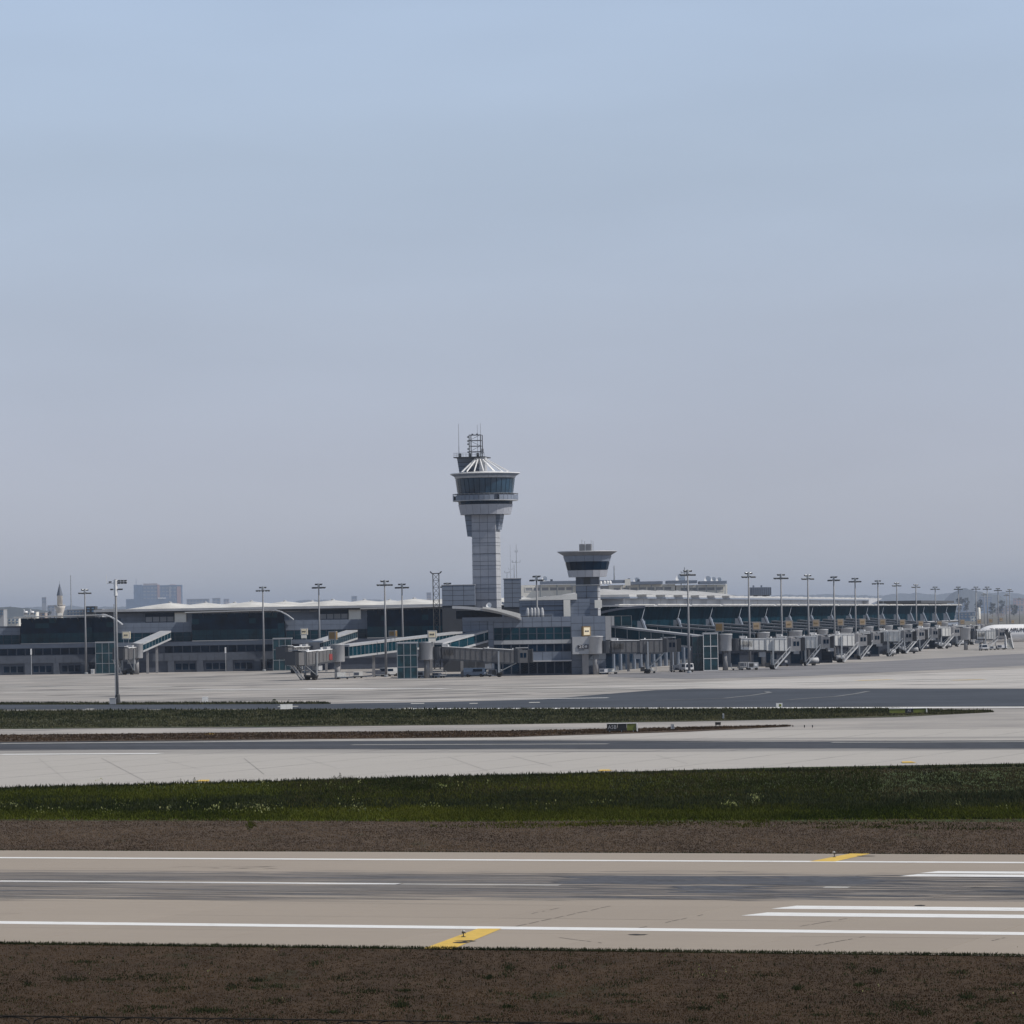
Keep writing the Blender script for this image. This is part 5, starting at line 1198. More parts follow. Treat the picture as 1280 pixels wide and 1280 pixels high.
# gate signs
def gate_sign(label, px, pyc, Y, w_=2.0, h_=2.1, face='sign_yellow', rz=0, frame='bridge_grey', plate=False):
    z = ZZ(pyc,Y,px); t = thing('gate_sign', label, 'gate sign', (XX(px,Y),Y,z-h_/2-.9), rz, 'square gate signs above the jet bridges')
    zb = .9
    MB().box(-w_/2,w_/2,-.35,.35,zb,zb+h_).build('sign_box',frame,t)
    MB().box(-w_/2+.24,w_/2-.24,-.42,-.36,zb+.24,zb+h_-.24).build('sign_face',face,t)
    MB().box(w_/2+.01,w_/2+.05,-.30,.30,zb+.14,zb+h_-.14).build('sign_face',face,t)
    b = MB()
    for k, (x, hh) in enumerate(((-.34,.34),(0,.30),(.32,.36))):
        b.box(x-.12,x+.12,-.45,-.425,zb+h_/2-hh/2,zb+h_/2+hh/2)
    b.build('sign_digits','sign_brown' if face!='sign_pale' else 'ink',t)
    if plate: MB().box(-w_/2+.2,w_/2-.2,-.40,-.1,.15,.9-.02).build('lower_plate','cream',t)
    for x in (-w_*.3,w_*.3): MB().beam((x,0,-.2),(x,0,.9),.07,5).build('post','galvanised',t)
    return t
gate_sign('pale gate sign right of the nearest mast',157.5,794,1040,2.0,2.0,'sign_pale',R(-6),'cladding_light',False)
gate_sign('pale gate sign right of the middle glass hall, with a plate below',380,789.5,1010,1.7,1.7,'sign_pale',R(-4),'cladding_light',True)
gate_sign('brownish gate sign above the left end of the longest walkway',416,794.5,893,1.9,1.9,'sign_brown',R(-30))
gate_sign('brownish gate sign with pale edge over the middle of the longest walkway',491,792,905,1.8,1.4,'sign_brown',R(-35))
gate_sign('bright pale gate sign above the long central jet bridge',540,793,885,1.9,1.7,'sign_pale',R(-3),'cladding_light',True)
gate_sign('brown and pale gate sign on the house with the black number board',732.5,789,899,1.9,2.1,'sign_pale',R(25),'sign_brown',False)
sl_ = [(899,784,930),(945.5,782.5,985),(986,780.5,1035),(1020,779,1095),(1050.5,778,1160),(1078,777.5,1225),(1103.5,777.5,1290),(1128,778,1360),(1151,779.5,1430),(1174.5,779.5,1500),(1203,777.5,1600),(1224,777,1750),(1238.5,776,1900),(1251.5,774.5,2050),(1266,777,2200)]
for i, (px, py, Y) in enumerate(sl_):
    lab = 'gate sign above the %s pale jet bridge of the pier' % ords[i] if i < 10 else {10:'gate sign just left of the aircraft nose, beyond the tenth bridge',11:'gate sign above the aircraft nose',12:'gate sign between the close pair of masts and the lone mast',13:'greenish gate sign behind the lone mast above the fuselage',14:'rightmost small gate sign above the aircraft fuselage'}[i]
    gate_sign(lab, px, py, Y-1, 1.95, 2.05, 'sign_yellow' if i else 'sign_brown', R(-4+3*(i%3)), 'bridge_grey')
# ================================================================== aircraft
ac = thing('airliner','white airliner nose at the right edge with dark airline titles','aircraft',(XX(1218.5,1322,786),1322,0),R(3))
rf = 2.82; zc0 = 4.95
def fus(prof, name, m, sm=True):
    b = MB(); n = 28
    for x, r_, dz in prof:
        for i in range(n): a = 2*math.pi*i/n; b.v.append((x, r_*math.cos(a), zc0+dz+r_*math.sin(a)))
    for j in range(len(prof)-1):
        for i in range(n): b.f.append((j*n+i, j*n+(i+1)%n, (j+1)*n+(i+1)%n, (j+1)*n+i))
    return b.build(name,m,ac,sm)
pr_ = [(0,.02,-.55),(.15,.45,-.52),(.6,.95,-.42),(1.4,1.5,-.28),(2.6,2.05,-.12),(4.2,2.52,-.02),(6.2,2.78,0),(8,rf,0),(40,rf,0),(46,2.5,.3),(52,1.7,.9),(57,.7,1.6),(59,.1,1.9)]
fus(pr_,'fuselage','aircraft_white')
b = MB(); 
for x in range(0,48): b.box(7.5+x*.75,7.72+x*.75,-rf-.012,-rf+.1,zc0+.28,zc0+.58)
b.build('cabin_windows','glass_dark',ac)
MB().hexa([(1.75,-1.75,zc0+.62),(2.75,-2.02,zc0+.62),(2.75,-1.6,zc0+.62),(1.75,-1.3,zc0+.62)],[(2.0,-1.55,zc0+1.05),(2.8,-1.78,zc0+1.08),(2.8,-1.4,zc0+1.08),(2.0,-1.1,zc0+1.05)]).build('cockpit_window','glass_dark',ac)
for x in (4.7,16.5): MB().box(x,x+1.05,-rf-.02 if x>6 else -2.62,-2.3,zc0-.5,zc0+1.35).build('door','aircraft_belly',ac)
tb = text_obj('titles','TURKISH AIRLINES',1.35,(12.6,-2.72,zc0+.98),'ink',ac,0,.02,1.0,.035)
tb.rotation_euler = (math.pi/2-.33,0,0); tb.location = (10.6,-2.70,zc0+1.12); tb.rotation_euler = (math.pi/2-.41,0,0); tb.scale = (1.12,1.05,1)
for s_ in (-1,1):
    MB().hexa([(20,s_*2.2,zc0-1.6),(31,s_*2.2,zc0-1.6),(42,s_*26,zc0+.2),(38.5,s_*26,zc0+.2)][::s_],[(20,s_*2.2,zc0-.9),(31,s_*2.2,zc0-1.0),(42,s_*26,zc0+.35),(38.5,s_*26,zc0+.45)][::s_]).build('wing','aircraft_belly',ac)
    b = MB(); b.lathe([(1.1,0),(1.45,.8),(1.45,3.2),(.8,5.2)],18); b.move(Matrix.Translation((20.5,s_*9,zc0-2.6)) @ Matrix.Rotation(math.pi/2,4,'Y')); b.build('engine','aircraft_white',ac,True)
    MB().hexa([(52,s_*1,zc0+.9),(56,s_*1,zc0+.9),(59,s_*9,zc0+1.5),(57,s_*9,zc0+1.5)][::s_],[(52,s_*1,zc0+1.2),(56,s_*1,zc0+1.1),(59,s_*9,zc0+1.6),(57,s_*9,zc0+1.7)][::s_]).build('tailplane','aircraft_belly',ac)
MB().hexa([(47,-.2,zc0+2.2),(57,-.2,zc0+2.2),(57,.2,zc0+2.2),(47,.2,zc0+2.2)],[(56,-.1,zc0+11),(60,-.1,zc0+11),(60,.1,zc0+11),(56,.1,zc0+11)]).build('tail_fin','red_paint',ac)
MB().beam((6.5,0,.5),(6.5,0,zc0-2.3),.12,8).build('nose_gear','galvanised',ac)
for y in (-.28,.28): MB().beam((6.5,y-.14,.5),(6.5,y+.14,.5),.5,14).build('nose_wheel','rubber',ac)
for s_ in (-1,1):
    MB().beam((29,s_*5,.6),(29,s_*4.6,zc0-1.5),.2,8).build('main_gear','galvanised',ac)
    for x in (28.2,29.8): MB().beam((x,s_*5-.5,.65),(x,s_*5+.5,.65),.65,14).build('main_wheel','rubber',ac)
# ================================================================== vehicles and ground equipment
def van(label, px, Y, rz, col_='vehicle_white', cat='van', name='parked_van'):
    t = thing(name,label,cat,(XX(px,Y,812),Y,0),rz)
    b = MB(); b.extr([(-.95,.45),(.95,.45),(.98,1.1),(.86,1.95),(-.86,1.95),(-.98,1.1)],-2.3,2.3)
    b.build('body',col_,t)
    MB().hexa([(-.8,-2.36,1.12),(.8,-2.36,1.12),(.8,-2.28,1.12),(-.8,-2.28,1.12)],[(-.7,-2.34,1.75),(.7,-2.34,1.75),(.7,-2.26,1.75),(-.7,-2.26,1.75)]).build('windscreen','glass_dark',t)
    for s_ in (-1,1):
        MB().box(s_*.975-.02,s_*.975+.02,-1.8,.2,1.15,1.7).build('side_window','glass_dark',t)
        MB().box(s_*.7-.13,s_*.7+.13,-2.34,-2.28,.72,.9).build('headlight','white_metal',t)
        for y in (-1.5,1.4): MB().beam((s_*.9-.12,y,.34),(s_*.9+.12,y,.34),.34,12).build('wheel','rubber',t)
    MB().box(-.9,.9,-2.42,-2.31,.35,.6).build('bumper','dark_metal',t)
    return t
van('white van parked facing the viewer beneath the aircraft nose',1229.3,1278,R(4))
van('grey van at the foot of the central glass stair tower, left side',486,925,R(-35),'cladding_light')
van('small dark blue van by the wheels of the long central jet bridge',593,893,R(80),'vehicle_blue')
van('pale blue van in front of the bright framed glass stair tower',857.5,912,R(15),'vehicle_white')
lt = thing('lift_truck','white lift truck with a raised box among the pale jet bridges','truck',(XX(1087,1192,820),1192,0),R(3))
MB().box(-1.0,1.0,-2.4,2.6,.5,1.1).build('chassis','vehicle_white',lt); MB().box(-.95,.95,-2.4,-.9,1.11,2.0).build('driver_cab','vehicle_white',lt); MB().box(-.8,.8,-2.45,-2.405,1.35,1.85).build('windscreen','glass_dark',lt)
MB().box(-.75,.75,-.8,2.2,1.12,3.3).build('lower_box','bridge_light',lt); MB().box(-.85,.85,-1.0,2.0,3.31,5.0).build('raised_box','vehicle_white',lt); MB().box(-.6,.6,-1.04,-1.005,3.65,4.7).build('box_window','glass_dark',lt)
for s_ in (-1,1):
    for y in (-1.6,1.7): MB().beam((s_*.9-.14,y,.42),(s_*.9+.14,y,.42),.42,12).build('wheel','rubber',lt)
bs = thing('boarding_stairs','tall white boarding stairs pushed against the aircraft side','boarding stairs',(XX(1261,1302,811),1302,0),R(2))
for s_ in (-1,1):
    b = MB(); b.hexa([(s_*1.05-.08,-2.8,.5),(s_*1.05+.08,-2.8,.5),(s_*1.05+.08,2.4,.5),(s_*1.05-.08,2.4,.5)],[(s_*.85-.08,-.3,3.9),(s_*.85+.08,-.3,3.9),(s_*.85+.08,2.4,5.2),(s_*.85-.08,2.4,5.2)]); b.build('side_panel','vehicle_white',bs)
b = MB()
for k in range(14): b.box(-.97,.97,-2.6+k*.3,-2.3+k*.3,.35+k*.22,.43+k*.22)
b.build('treads','bridge_light',bs,kind='stuff')
MB().hexa([(-.95,-2.5,.3),(.95,-2.5,.3),(.95,2.3,.3),(-.95,2.3,.3)],[(-.95,-2.45,.33),(.95,-2.45,.33),(.95,2.3,3.3),(-.95,2.3,3.3)]).build('stair_body','bridge_light',bs)
MB().box(-1.0,1.0,1.5,2.6,5.25,5.5).build('canopy','bridge_dark',bs); MB().box(-.8,.8,1.2,1.4,3.6,5.2).build('canopy_opening','dark_metal',bs)
for s_ in (-1,1): MB().beam((s_*1.3-.2,0,.35),(s_*1.3+.2,0,.35),.35,12).build('wheel','rubber',bs)
MB().box(-1.6,-1.1,-.6,.9,.3,1.3).build('engine_box','vehicle_white',bs)
def cart(label, px, Y, m='vehicle_white', s=1.0, rz=0, cat='service cart', name='service_cart'):
    t = thing(name,label,cat,(XX(px,Y,815),Y,0),rz); MB().box(-1.1*s,1.1*s,-.7*s,.7*s,.5*s,1.55*s).build('body',m,t)
    MB().box(-1.0*s,.2*s,-.72*s,-.705*s,.7*s,1.4*s).build('panel','cladding_dark',t); MB().box(-1.3*s,1.3*s,-.75*s,.75*s,.35*s,.49*s).build('frame','dark_metal',t); MB().beam((1.3*s,0,.4*s),(2.1*s,0,.25*s),.05,5).build('tow_bar','dark_metal',t)
    for x in (-.8,.8):
        for y in (-1,1): MB().beam((x*s,y*.75*s-.1,.25*s),(x*s,y*.75*s+.1,.25*s),.25*s,10).build('wheel','rubber',t)
    return t
cart('white service cart left of the white boarding stairs',1251,1298); cart('low pale service cart right of the white van at the aircraft',1241,1292,'bridge_light',.8)
cart('grey service cart beside the inner column of the first pale bridge',930,936,'cladding_light',1.1,R(10)); cart('pale service cart under the longest walkway',447,905,'bridge_light',.9,R(5)); cart('white service cart beside the mast before the central block',662,905,'cladding_light',.7)
cart('small white cart right of the mast before the central block',679,906,'vehicle_white',.6); cart('white service cart next to the gate house column',754,898,'vehicle_white',.8); cart('dark service cart between the central glass stair tower and the long bridge',527,890,'vehicle_white',.9)
cart('pale cart under the second pale jet bridge',968,990,'cladding_light',1.0); cart('pale cart under the third pale jet bridge',1008,1045,'bridge_light',1.0); cart('pale cart under the seventh pale jet bridge',1125,1288,'vehicle_white',1.0); cart('white cart at the ninth pale jet bridge wheels',1172,1420,'vehicle_white',1.1)
def carousel_box(label,px,py0,py1,Y,w_,m):
    t = thing('service_cabinet',label,'cabinet',(XX(px,Y),Y,0)); h_ = ZZ(py0,Y,px); z0 = max(0,ZZ(py1,Y,px))
    MB().box(-w_/2,w_/2,-.5,.5,.1,h_).build('body',m,t); MB().box(-w_/2+.1,w_/2-.1,-.53,-.505,.3,h_-.15).build('door','cladding_light' if m!='cladding_light' else 'cladding',t); MB().box(-w_/2-.05,w_/2+.05,-.55,.55,h_+.003,h_+.1).build('lid','white_metal',t)
carousel_box('tall white cabinet right of the gate house column',755,832,838,905,.6,'white_metal')
carousel_box('small grey cabinet at the foot of the leftmost stair tower',115,837,841,1060,.8,'white_metal')
for i, (px, Y, spx) in enumerate(gates[:10]):
    X = XX(px,Y); dx = random.uniform(-1.5,1.5)
    t = thing('ground_power_unit','dark ground power unit under the tunnel of the %s pale jet bridge' % ords[i],'power unit',(X+5.2+dx,Y-1.5,0),R(random.uniform(-25,25)),'ground power units under the pale bridges')
    MB().box(-1.2,1.2,-.7,.7,.45,1.7).build('casing','cladding_dark' if i%3 else 'cladding_light',t); MB().box(-.9,.1,-.73,-.705,.7,1.5).build('grille','dark_metal',t); MB().box(.3,.9,-.73,-.705,.9,1.4).build('control_panel','white_metal',t)
    for x in (-.8,.8):
        for y in (-.6,.6): MB().beam((x,y-.1,.28),(x,y+.1,.28),.28,10).build('wheel','rubber',t)
    if i in (0,3,6,8):
        t = thing('baggage_dolly','empty grey baggage dolly left of the stairs of the %s pale jet bridge' % ords[i],'dolly',(X+2.6,Y-3.2,0),R(random.uniform(-20,20)),'baggage dollies at the pale bridges')
        MB().box(-1.5,1.5,-.75,.75,.4,.5).build('deck','galvanised',t)
        b = MB()
        for x in (-1.45,1.45): b.beam((x,-.7,.5),(x,-.7,1.5),.05,4); b.beam((x,.7,.5),(x,.7,1.5),.05,4); b.beam((x,-.7,1.5),(x,.7,1.5),.05,4)
        b.build('end_frames','cladding_light',t)
        for x in (-1,1):
            for y in (-.6,.6): MB().beam((x,y-.08,.2),(x,y+.08,.2),.2,10).build('wheel','rubber',t)
    if i in (1,2,4,5,7,9):
        t = thing('potable_water_tank','grey rounded tank trailer beneath the cab of the %s pale jet bridge' % ords[i],'tank trailer',(X+12.5+dx,Y+2.2,0),R(random.uniform(-30,30)),'tank trailers at the pale bridges')
        M = Matrix.Translation((0,0,1.25)) @ Matrix.Rotation(math.pi/2,4,'Y'); MB().lathe([(.3,-1.3),(.65,-1.1),(.65,1.1),(.3,1.3)],14).move(M).build('tank','cladding_light',t,True); MB().box(-1.4,1.4,-.5,.5,.42,.58).build('chassis','dark_metal',t)
        for y in (-.6,.6): MB().beam((0,y-.1,.3),(0,y+.1,.3),.3,10).build('wheel','rubber',t)
for lab, px, Y, rz in (('grey dolly left of the central glass stair tower, nearest the mast',474,921,R(12)),('grey dolly right behind the central tall mast foot',489,930,R(-20)),('grey dolly under the rotunda of the long central jet bridge',548,889,R(30)),('grey dolly behind the wheels of the long central jet bridge',618,893,R(-12)),('grey dolly beside the gate house column',764,902,R(15)),('grey dolly near the wheels of the jet bridge at the gate house',812,905,R(-8)),('grey dolly left of the framed glass stair tower',846,915,R(25)),('grey dolly at the foot of the dark bridge turned towards the viewer',428,893,R(5))):
    t = thing('baggage_dolly',lab,'dolly',(XX(px,Y,835),Y,0),rz,'baggage dollies before the central gates')
    MB().box(-1.5,1.5,-.75,.75,.42,.54).build('deck','galvanised',t); MB().box(-1.2,random.uniform(.2,1.2),-.6,.6,.55,random.uniform(.9,1.6)).build('load','cladding_dark' if random.random()<.6 else 'bridge_light',t)
    b = MB()
    for x in (-1.45,1.45): b.beam((x,-.7,.5),(x,-.7,1.5),.05,4); b.beam((x,.7,.5),(x,.7,1.5),.05,4); b.beam((x,-.7,1.5),(x,.7,1.5),.05,4)
    b.build('end_frames','cladding_light',t)
    for x in (-1,1):
        for y in (-.6,.6): MB().beam((x,y-.08,.2),(x,y+.08,.2),.2,10).build('wheel','rubber',t)
# walking person on the apron
def person(label, px, Y):
    me = bpy.data.meshes.new('body'); J = [(0,0,.95),(0,0,1.2),(0,0,1.42),(0,0,1.52),(0,-.01,1.66),(.10,.02,.90),(.20,-.05,.50),(.34,.05,.08),(.36,-.12,.04),(-.10,0,.90),(-.16,-.08,.50),(-.28,.12,.10),(-.28,-.05,.04),(.20,0,1.40),(.27,-.02,1.14),(.22,-.16,.92),(-.20,0,1.40),(-.28,.05,1.14),(-.27,-.04,.90)]
    Ed = [(0,1),(1,2),(2,3),(3,4),(0,5),(5,6),(6,7),(7,8),(0,9),(9,10),(10,11),(11,12),(2,13),(13,14),(14,15),(2,16),(16,17),(17,18)]
    me.from_pydata(J,Ed,[]); o = bpy.data.objects.new('person',me); col.objects.link(o); o.location = (XX(px,Y,822),Y,0)
    o.modifiers.new('s','SKIN'); rr = [.15,.16,.15,.06,.11,.09,.07,.05,.05,.09,.07,.05,.05,.07,.05,.04,.07,.05,.04]
    for v, r_ in zip(me.skin_vertices[0].data, rr): v.radius = (r_,r_)
    me.skin_vertices[0].data[0].use_root = True; o.modifiers.new('u','SUBSURF').levels = 1
    bpy.context.view_layer.update(); m2 = bpy.data.meshes.new_from_object(o.evaluated_get(bpy.context.evaluated_depsgraph_get())); o.modifiers.clear(); o.data = m2
    m2.materials.clear(); m2.materials.append(MATS['cladding_dark']); m2.materials.append(MATS['vehicle_white']); m2.materials.append(MATS['sign_brown'])
    for p in m2.polygons: z = p.center.z; p.material_index = 2 if z > 1.5 else (1 if z > .98 else 0)
    return tag(o,label,'person')
person('person in a pale top walking in front of the pale jet bridges',1115.5,1197)
# ================================================================== airfield signs and markers
def airfield_sign(label, px, py, panels, h_, letters=None, endcap='paint_white'):
    x, Y = G(px,py,.04); k = Y/F; tot = sum(p[0] for p in panels)*k; t = thing('airfield_sign',label,'airfield sign',(x,Y,.04),R(2)); cx_ = -tot/2
    for w_, m in panels:
        MB().box(cx_+.02,cx_+w_*k-.02,-.10,.10,.16,.16+h_).build('sign_panel',m,t)
        if letters and m == 'sign_black': 
            s_ = letters.pop(0) if letters else None
            if s_: text_obj('lettering',s_,h_*.8,(cx_+w_*k/2,-.125,.16+h_/2),'cladding_light',t,0,.005,.9)
        cx_ += w_*k
    MB().box(-tot/2-.04,tot/2+.04,-.16,.16,.16+h_+.003,.16+h_+.07).build('top_cap','paint_white',t)
    MB().box(tot/2+.02,tot/2+.14,-.22,.22,.05,.16+h_).build('end_cap',endcap,t)
    for q in (-.4,0,.4): MB().box(q*tot-.05,q*tot+.05,-.05,.05,0,.157).build('leg','galvanised',t)
    return t
airfield_sign('black and olive airfield sign on the thin dirt strip right of centre',777,915,[(13.5,'sign_black'),(11.5,'sign_black'),(12,'sign_olive')],.74,['A5B'])
airfield_sign('long olive airfield sign with black middle panel near the tip of the grass strip',1134.5,892.8,[(20,'sign_olive'),(10,'sign_black'),(16,'sign_olive')],.52,['A5'])
def simple_box(name, label, cat, px, py, w_, h_, d_, m, panel=None, n=1):
    x, Y = G(px,py,.04); t = thing(name,label,cat,(x,Y,.16),R(8+random.uniform(-4,4)))
    for i in range(n): MB().box(-w_/2+i*w_/n+.01,-w_/2+(i+1)*w_/n-.01,-d_/2,d_/2,.10,.10+h_).build('panel' if n>1 else 'body',m,t)
    if panel: MB().box(-w_*.05,w_*.33,-d_/2-.02,-d_/2-.003,.10+h_*.2,.10+h_*.8).build('mark',panel,t)
    for s_ in (-1,1): MB().box(s_*w_*.35-.04,s_*w_*.35+.04,-.04,.04,-.2,.099).build('leg','dark_metal',t)
    MB().box(-w_/2-.01,w_/2+.01,-d_/2-.01,d_/2+.01,.103+h_,.13+h_).build('lid',m,t)
    return t
simple_box('marker_board','blank white two panel board on the far edge of the grass strip','board',358,888.3,1.75,.66,.3,'paint_white',n=2)
simple_box('equipment_box','white box standing beyond the taxiway at the left','box',256.5,879.3,.95,.80,.8,'paint_white')
simple_box('equipment_box','small white box with an olive mark at the taxiway edge right of centre','box',974,886.2,.82,.52,.3,'paint_white','sign_olive')
simple_box('equipment_box','low black box on the concrete strip between the two dirt strips','box',897.5,908.6,.62,.28,.3,'rubber')
def post(label, px, py, h_, w_, m, name='marker_post', cat='marker post'):
    x, Y = G(px,py,.04); t = thing(name,label,cat,(x,Y,.02)); MB().box(-w_/2,w_/2,-.03,.03,.12,h_).build('plate',m,t); MB().box(-w_*.25,w_*.25,-.02,.02,0,.119).build('stake','dark_metal',t); MB().box(w_/2-.02,w_/2+.02,-.08,.08,.12,h_-.04).build('edge',m if m!='cladding_light' else 'paint_white',t)
post('grey plate marker on the dirt strip right of the black and olive sign',840.5,912.3,.66,.36,'cladding_light'); post('slim grey marker standing in the olive grass strip',904,899.2,.72,.18,'cladding_light'); post('left one of two tiny dark marker posts on the concrete',1005.5,909.8,.34,.1,'dark_metal'); post('right one of two tiny dark marker posts on the concrete',1015.5,909.8,.34,.1,'dark_metal')
post('thin stake beyond the taxiway right of the dark bush',361,879.3,.62,.06,'dark_metal'); post('thin stake near the tip of the grass strip',1189.5,889,.34,.05,'dark_metal')
def edge_light(label, px, py, h_):
    x, Y = G(px,py); t = thing('runway_edge_light',label,'runway light',(x,Y,0),0,'runway edge lights')
    MB().lathe([(.09,0),(.09,.03),(.02,.04),(.022,h_*.5)],10).build('stem','dark_metal',t); MB().lathe([(.03,h_*.5),(.065,h_*.55),(.07,h_*.72),(.03,h_*.76)],12).build('lamp_body','dark_metal',t); MB().lathe([(.045,h_*.76),(.05,h_*.9),(.03,h_)],12).build('lens','cladding_light',t); MB().box(.06,.09,-.01,.01,h_*.5,h_*.66).build('tag','dark_metal',t); MB().box(-.075,-.05,-.03,.03,h_*.3,h_).build('reflector','paint_white',t)
edge_light('runway edge light on the near yellow line',579.3,1171.5,.29); edge_light('runway edge light on the far yellow line',1043,1071.6,.31)
def bush(name, label, px, py, w_, h_, m='leaf', n=500, seed=1, Yo=None, cat='bush', parent=None, zb=0):
    if Yo: x, Y = XX(px,Yo), Yo
    else: x, Y = G(px,py,.04)
    rd = random.Random(seed); b = MB()
    for i in range(n):
        a = rd.uniform(0,6.28); r_ = rd.random()**.5; zz = rd.random()**.8; rr = r_*w_/2*(1-zz**2*.75)*rd.uniform(.7,1.1)
        c = (rr*math.cos(a),rr*math.sin(a)*.8,zb+zz*h_); s_ = h_*rd.uniform(.03,.09); k = len(b.v)
        for q in range(3): b.v.append((c[0]+rd.uniform(-s_,s_),c[1]+rd.uniform(-s_,s_),c[2]+rd.uniform(-s_,s_)))
        b.f.append((k,k+1,k+2))
    t = thing(name,label,cat,(x,Y,0)); b.build('foliage',m,t)
    b = MB(); b.beam((0,0,0),(0,0,zb+h_*.5),w_*.04,5); 
    for q in range(4): a = q*1.6; b.beam((0,0,zb*.6+.05*h_),(w_*.3*math.cos(a),w_*.3*math.sin(a),zb+h_*.6),w_*.02,4)
    b.build('stems','sign_brown',t); return t
bush('shrub','round dark bush beyond the taxiway at the left',343,879.8,1.35,.78,seed=3,n=900); bush('shrub','low weedy bush at the far left beyond the taxiway',32,880.3,1.5,.45,seed=4); bush('shrub','small scrubby bush between the dark bush and the white box',315,880,.7,.36,seed=5)
bush('shrub','left one of two dark tufts at the tip of the grass strip',1194,889.2,.45,.2,seed=6,n=200); bush('shrub','right one of two dark tufts at the tip of the grass strip',1202,889.2,.45,.22,seed=7,n=200)
for i,(px,py,h_,lab) in enumerate(((425,975,.62,'tallest weed on the edge of the green verge, left of centre'),(418,975,.4,'thin weed just left of the tallest weed on the verge edge'),(243,979,.5,'weed standing on the green verge edge beside a yellow mark'),(226,980,.45,'feathery weed left of the yellow mark on the verge edge'),(482,972.5,.36,'lone weed on the verge edge right of the tallest one'))):
    bush('tall_weed',lab,px,py,.34,h_,seed=20+i,n=160,cat='weed')
# ================================================================== far background
def mina():
    Y = 2000; k = Y/F; t = thing('minaret','stone minaret with dark pointed cap rising behind the leftmost hall','minaret',(XX(75.5,Y),Y,0)); z = lambda py: ZZ(py,Y,75)
    MB().lathe([(3.6*k,0),(3.6*k,z(768)),(4.3*k,z(766)),(6.3*k,z(760)),(6.6*k,z(757.8)),(3.5*k,z(757.6))],14).build('lower_shaft','minaret_stone',t,True)
    MB().lathe([(3.4*k,z(758)),(3.4*k,z(744.6)),(3.8*k,z(744.2))],14).build('upper_shaft','minaret_stone',t,True)
    MB().lathe([(4.0*k,z(744.4)),(2.4*k,z(738)),(.7*k,z(731)),(.15*k,z(729.5)),(.12*k,z(726))],14).build('pointed_cap','lead',t)
    b = MB(); 
    for i in range(16): a = i*math.pi/8; b.beam((6.4*k*math.cos(a),6.4*k*math.sin(a),z(758)),(6.4*k*math.cos(a),6.4*k*math.sin(a),z(756)),.12,4)
    b.lathe([(6.2*k,z(756.4)),(6.5*k,z(756.4)),(6.5*k,z(756)),(6.2*k,z(756))],16); b.build('balcony_rail','minaret_stone',t)
    MB().box(-1,1,-3.7*k-.3,-3.4*k,z(771),z(766.5)).build('doorway','cream',t)
mina()
antenna('tall thin hazy mast right of the minaret',89.5,719,770,2300,.45,zb=0)
hot = thing('hazy_tower_block','large bluish hazy tower block far behind the left halls','building',(XX(195,16000),16000,0),0,None,True); YH = 16000.0
def hb(nm, xa, xb, py, m, dy=0, d=40): MB().box(XX(xa,YH),XX(xb,YH),YH+dy,YH+dy+d,0,ZZ(py,YH,(xa+xb)/2)).build(nm,m,hot)
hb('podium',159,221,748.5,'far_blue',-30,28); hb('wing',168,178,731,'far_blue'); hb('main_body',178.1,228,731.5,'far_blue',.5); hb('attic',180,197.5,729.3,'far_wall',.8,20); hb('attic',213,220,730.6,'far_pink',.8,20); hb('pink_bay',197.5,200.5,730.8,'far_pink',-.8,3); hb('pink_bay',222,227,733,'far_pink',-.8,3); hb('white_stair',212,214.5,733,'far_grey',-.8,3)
b = MB(); b.beam((XX(171,YH),YH+5,ZZ(731,YH,171)),(XX(171,YH),YH+5,ZZ(723,YH,171)),1.2,6,.3); b.build('spire','far_blue',hot)
for j in range(5):
    for i in range(9): 
        xa = 180+i*4.7; p_ = inst('window', unit_mesh('window',(3.2*YH/F,.3,1.6*YH/F),'far_grey'), hot, (XX(xa+1.6,YH),YH+.45,ZZ(735+j*4.4,YH,xa))); 
MB().box(XX(199,YH),XX(209,YH),YH-31.5,YH-30.2,ZZ(748.6,YH,204),ZZ(746.8,YH,204)).build('white_sign','white_metal',hot)
# skyline of small buildings
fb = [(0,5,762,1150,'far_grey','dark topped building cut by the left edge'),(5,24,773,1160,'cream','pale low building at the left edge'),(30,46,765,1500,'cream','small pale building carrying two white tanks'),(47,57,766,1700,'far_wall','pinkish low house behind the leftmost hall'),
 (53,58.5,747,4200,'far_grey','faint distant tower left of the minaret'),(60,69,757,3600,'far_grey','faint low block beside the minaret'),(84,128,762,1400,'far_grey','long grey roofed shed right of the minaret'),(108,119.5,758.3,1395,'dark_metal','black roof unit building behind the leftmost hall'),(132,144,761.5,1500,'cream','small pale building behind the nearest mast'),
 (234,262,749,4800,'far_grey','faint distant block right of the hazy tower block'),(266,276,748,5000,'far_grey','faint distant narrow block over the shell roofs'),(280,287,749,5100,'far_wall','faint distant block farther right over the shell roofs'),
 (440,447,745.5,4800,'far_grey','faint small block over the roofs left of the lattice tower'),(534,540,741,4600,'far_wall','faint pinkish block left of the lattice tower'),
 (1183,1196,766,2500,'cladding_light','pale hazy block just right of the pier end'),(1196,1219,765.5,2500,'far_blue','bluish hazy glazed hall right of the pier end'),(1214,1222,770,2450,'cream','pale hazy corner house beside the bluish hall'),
 (1246,1256,760,3000,'far_wall','pinkish hazy house behind the lone mast'),(1258,1280,757,3600,'far_wall','wide pinkish hazy building at the right edge'),(1268,1284,748,4200,'far_pink','tall pink hazy block at the right edge'),(1198,1210,748,4300,'far_blue','blue hazy block right of the pier roof'),(1226,1240,746,4300,'far_blue','blue hazy block behind the close pair of masts')]
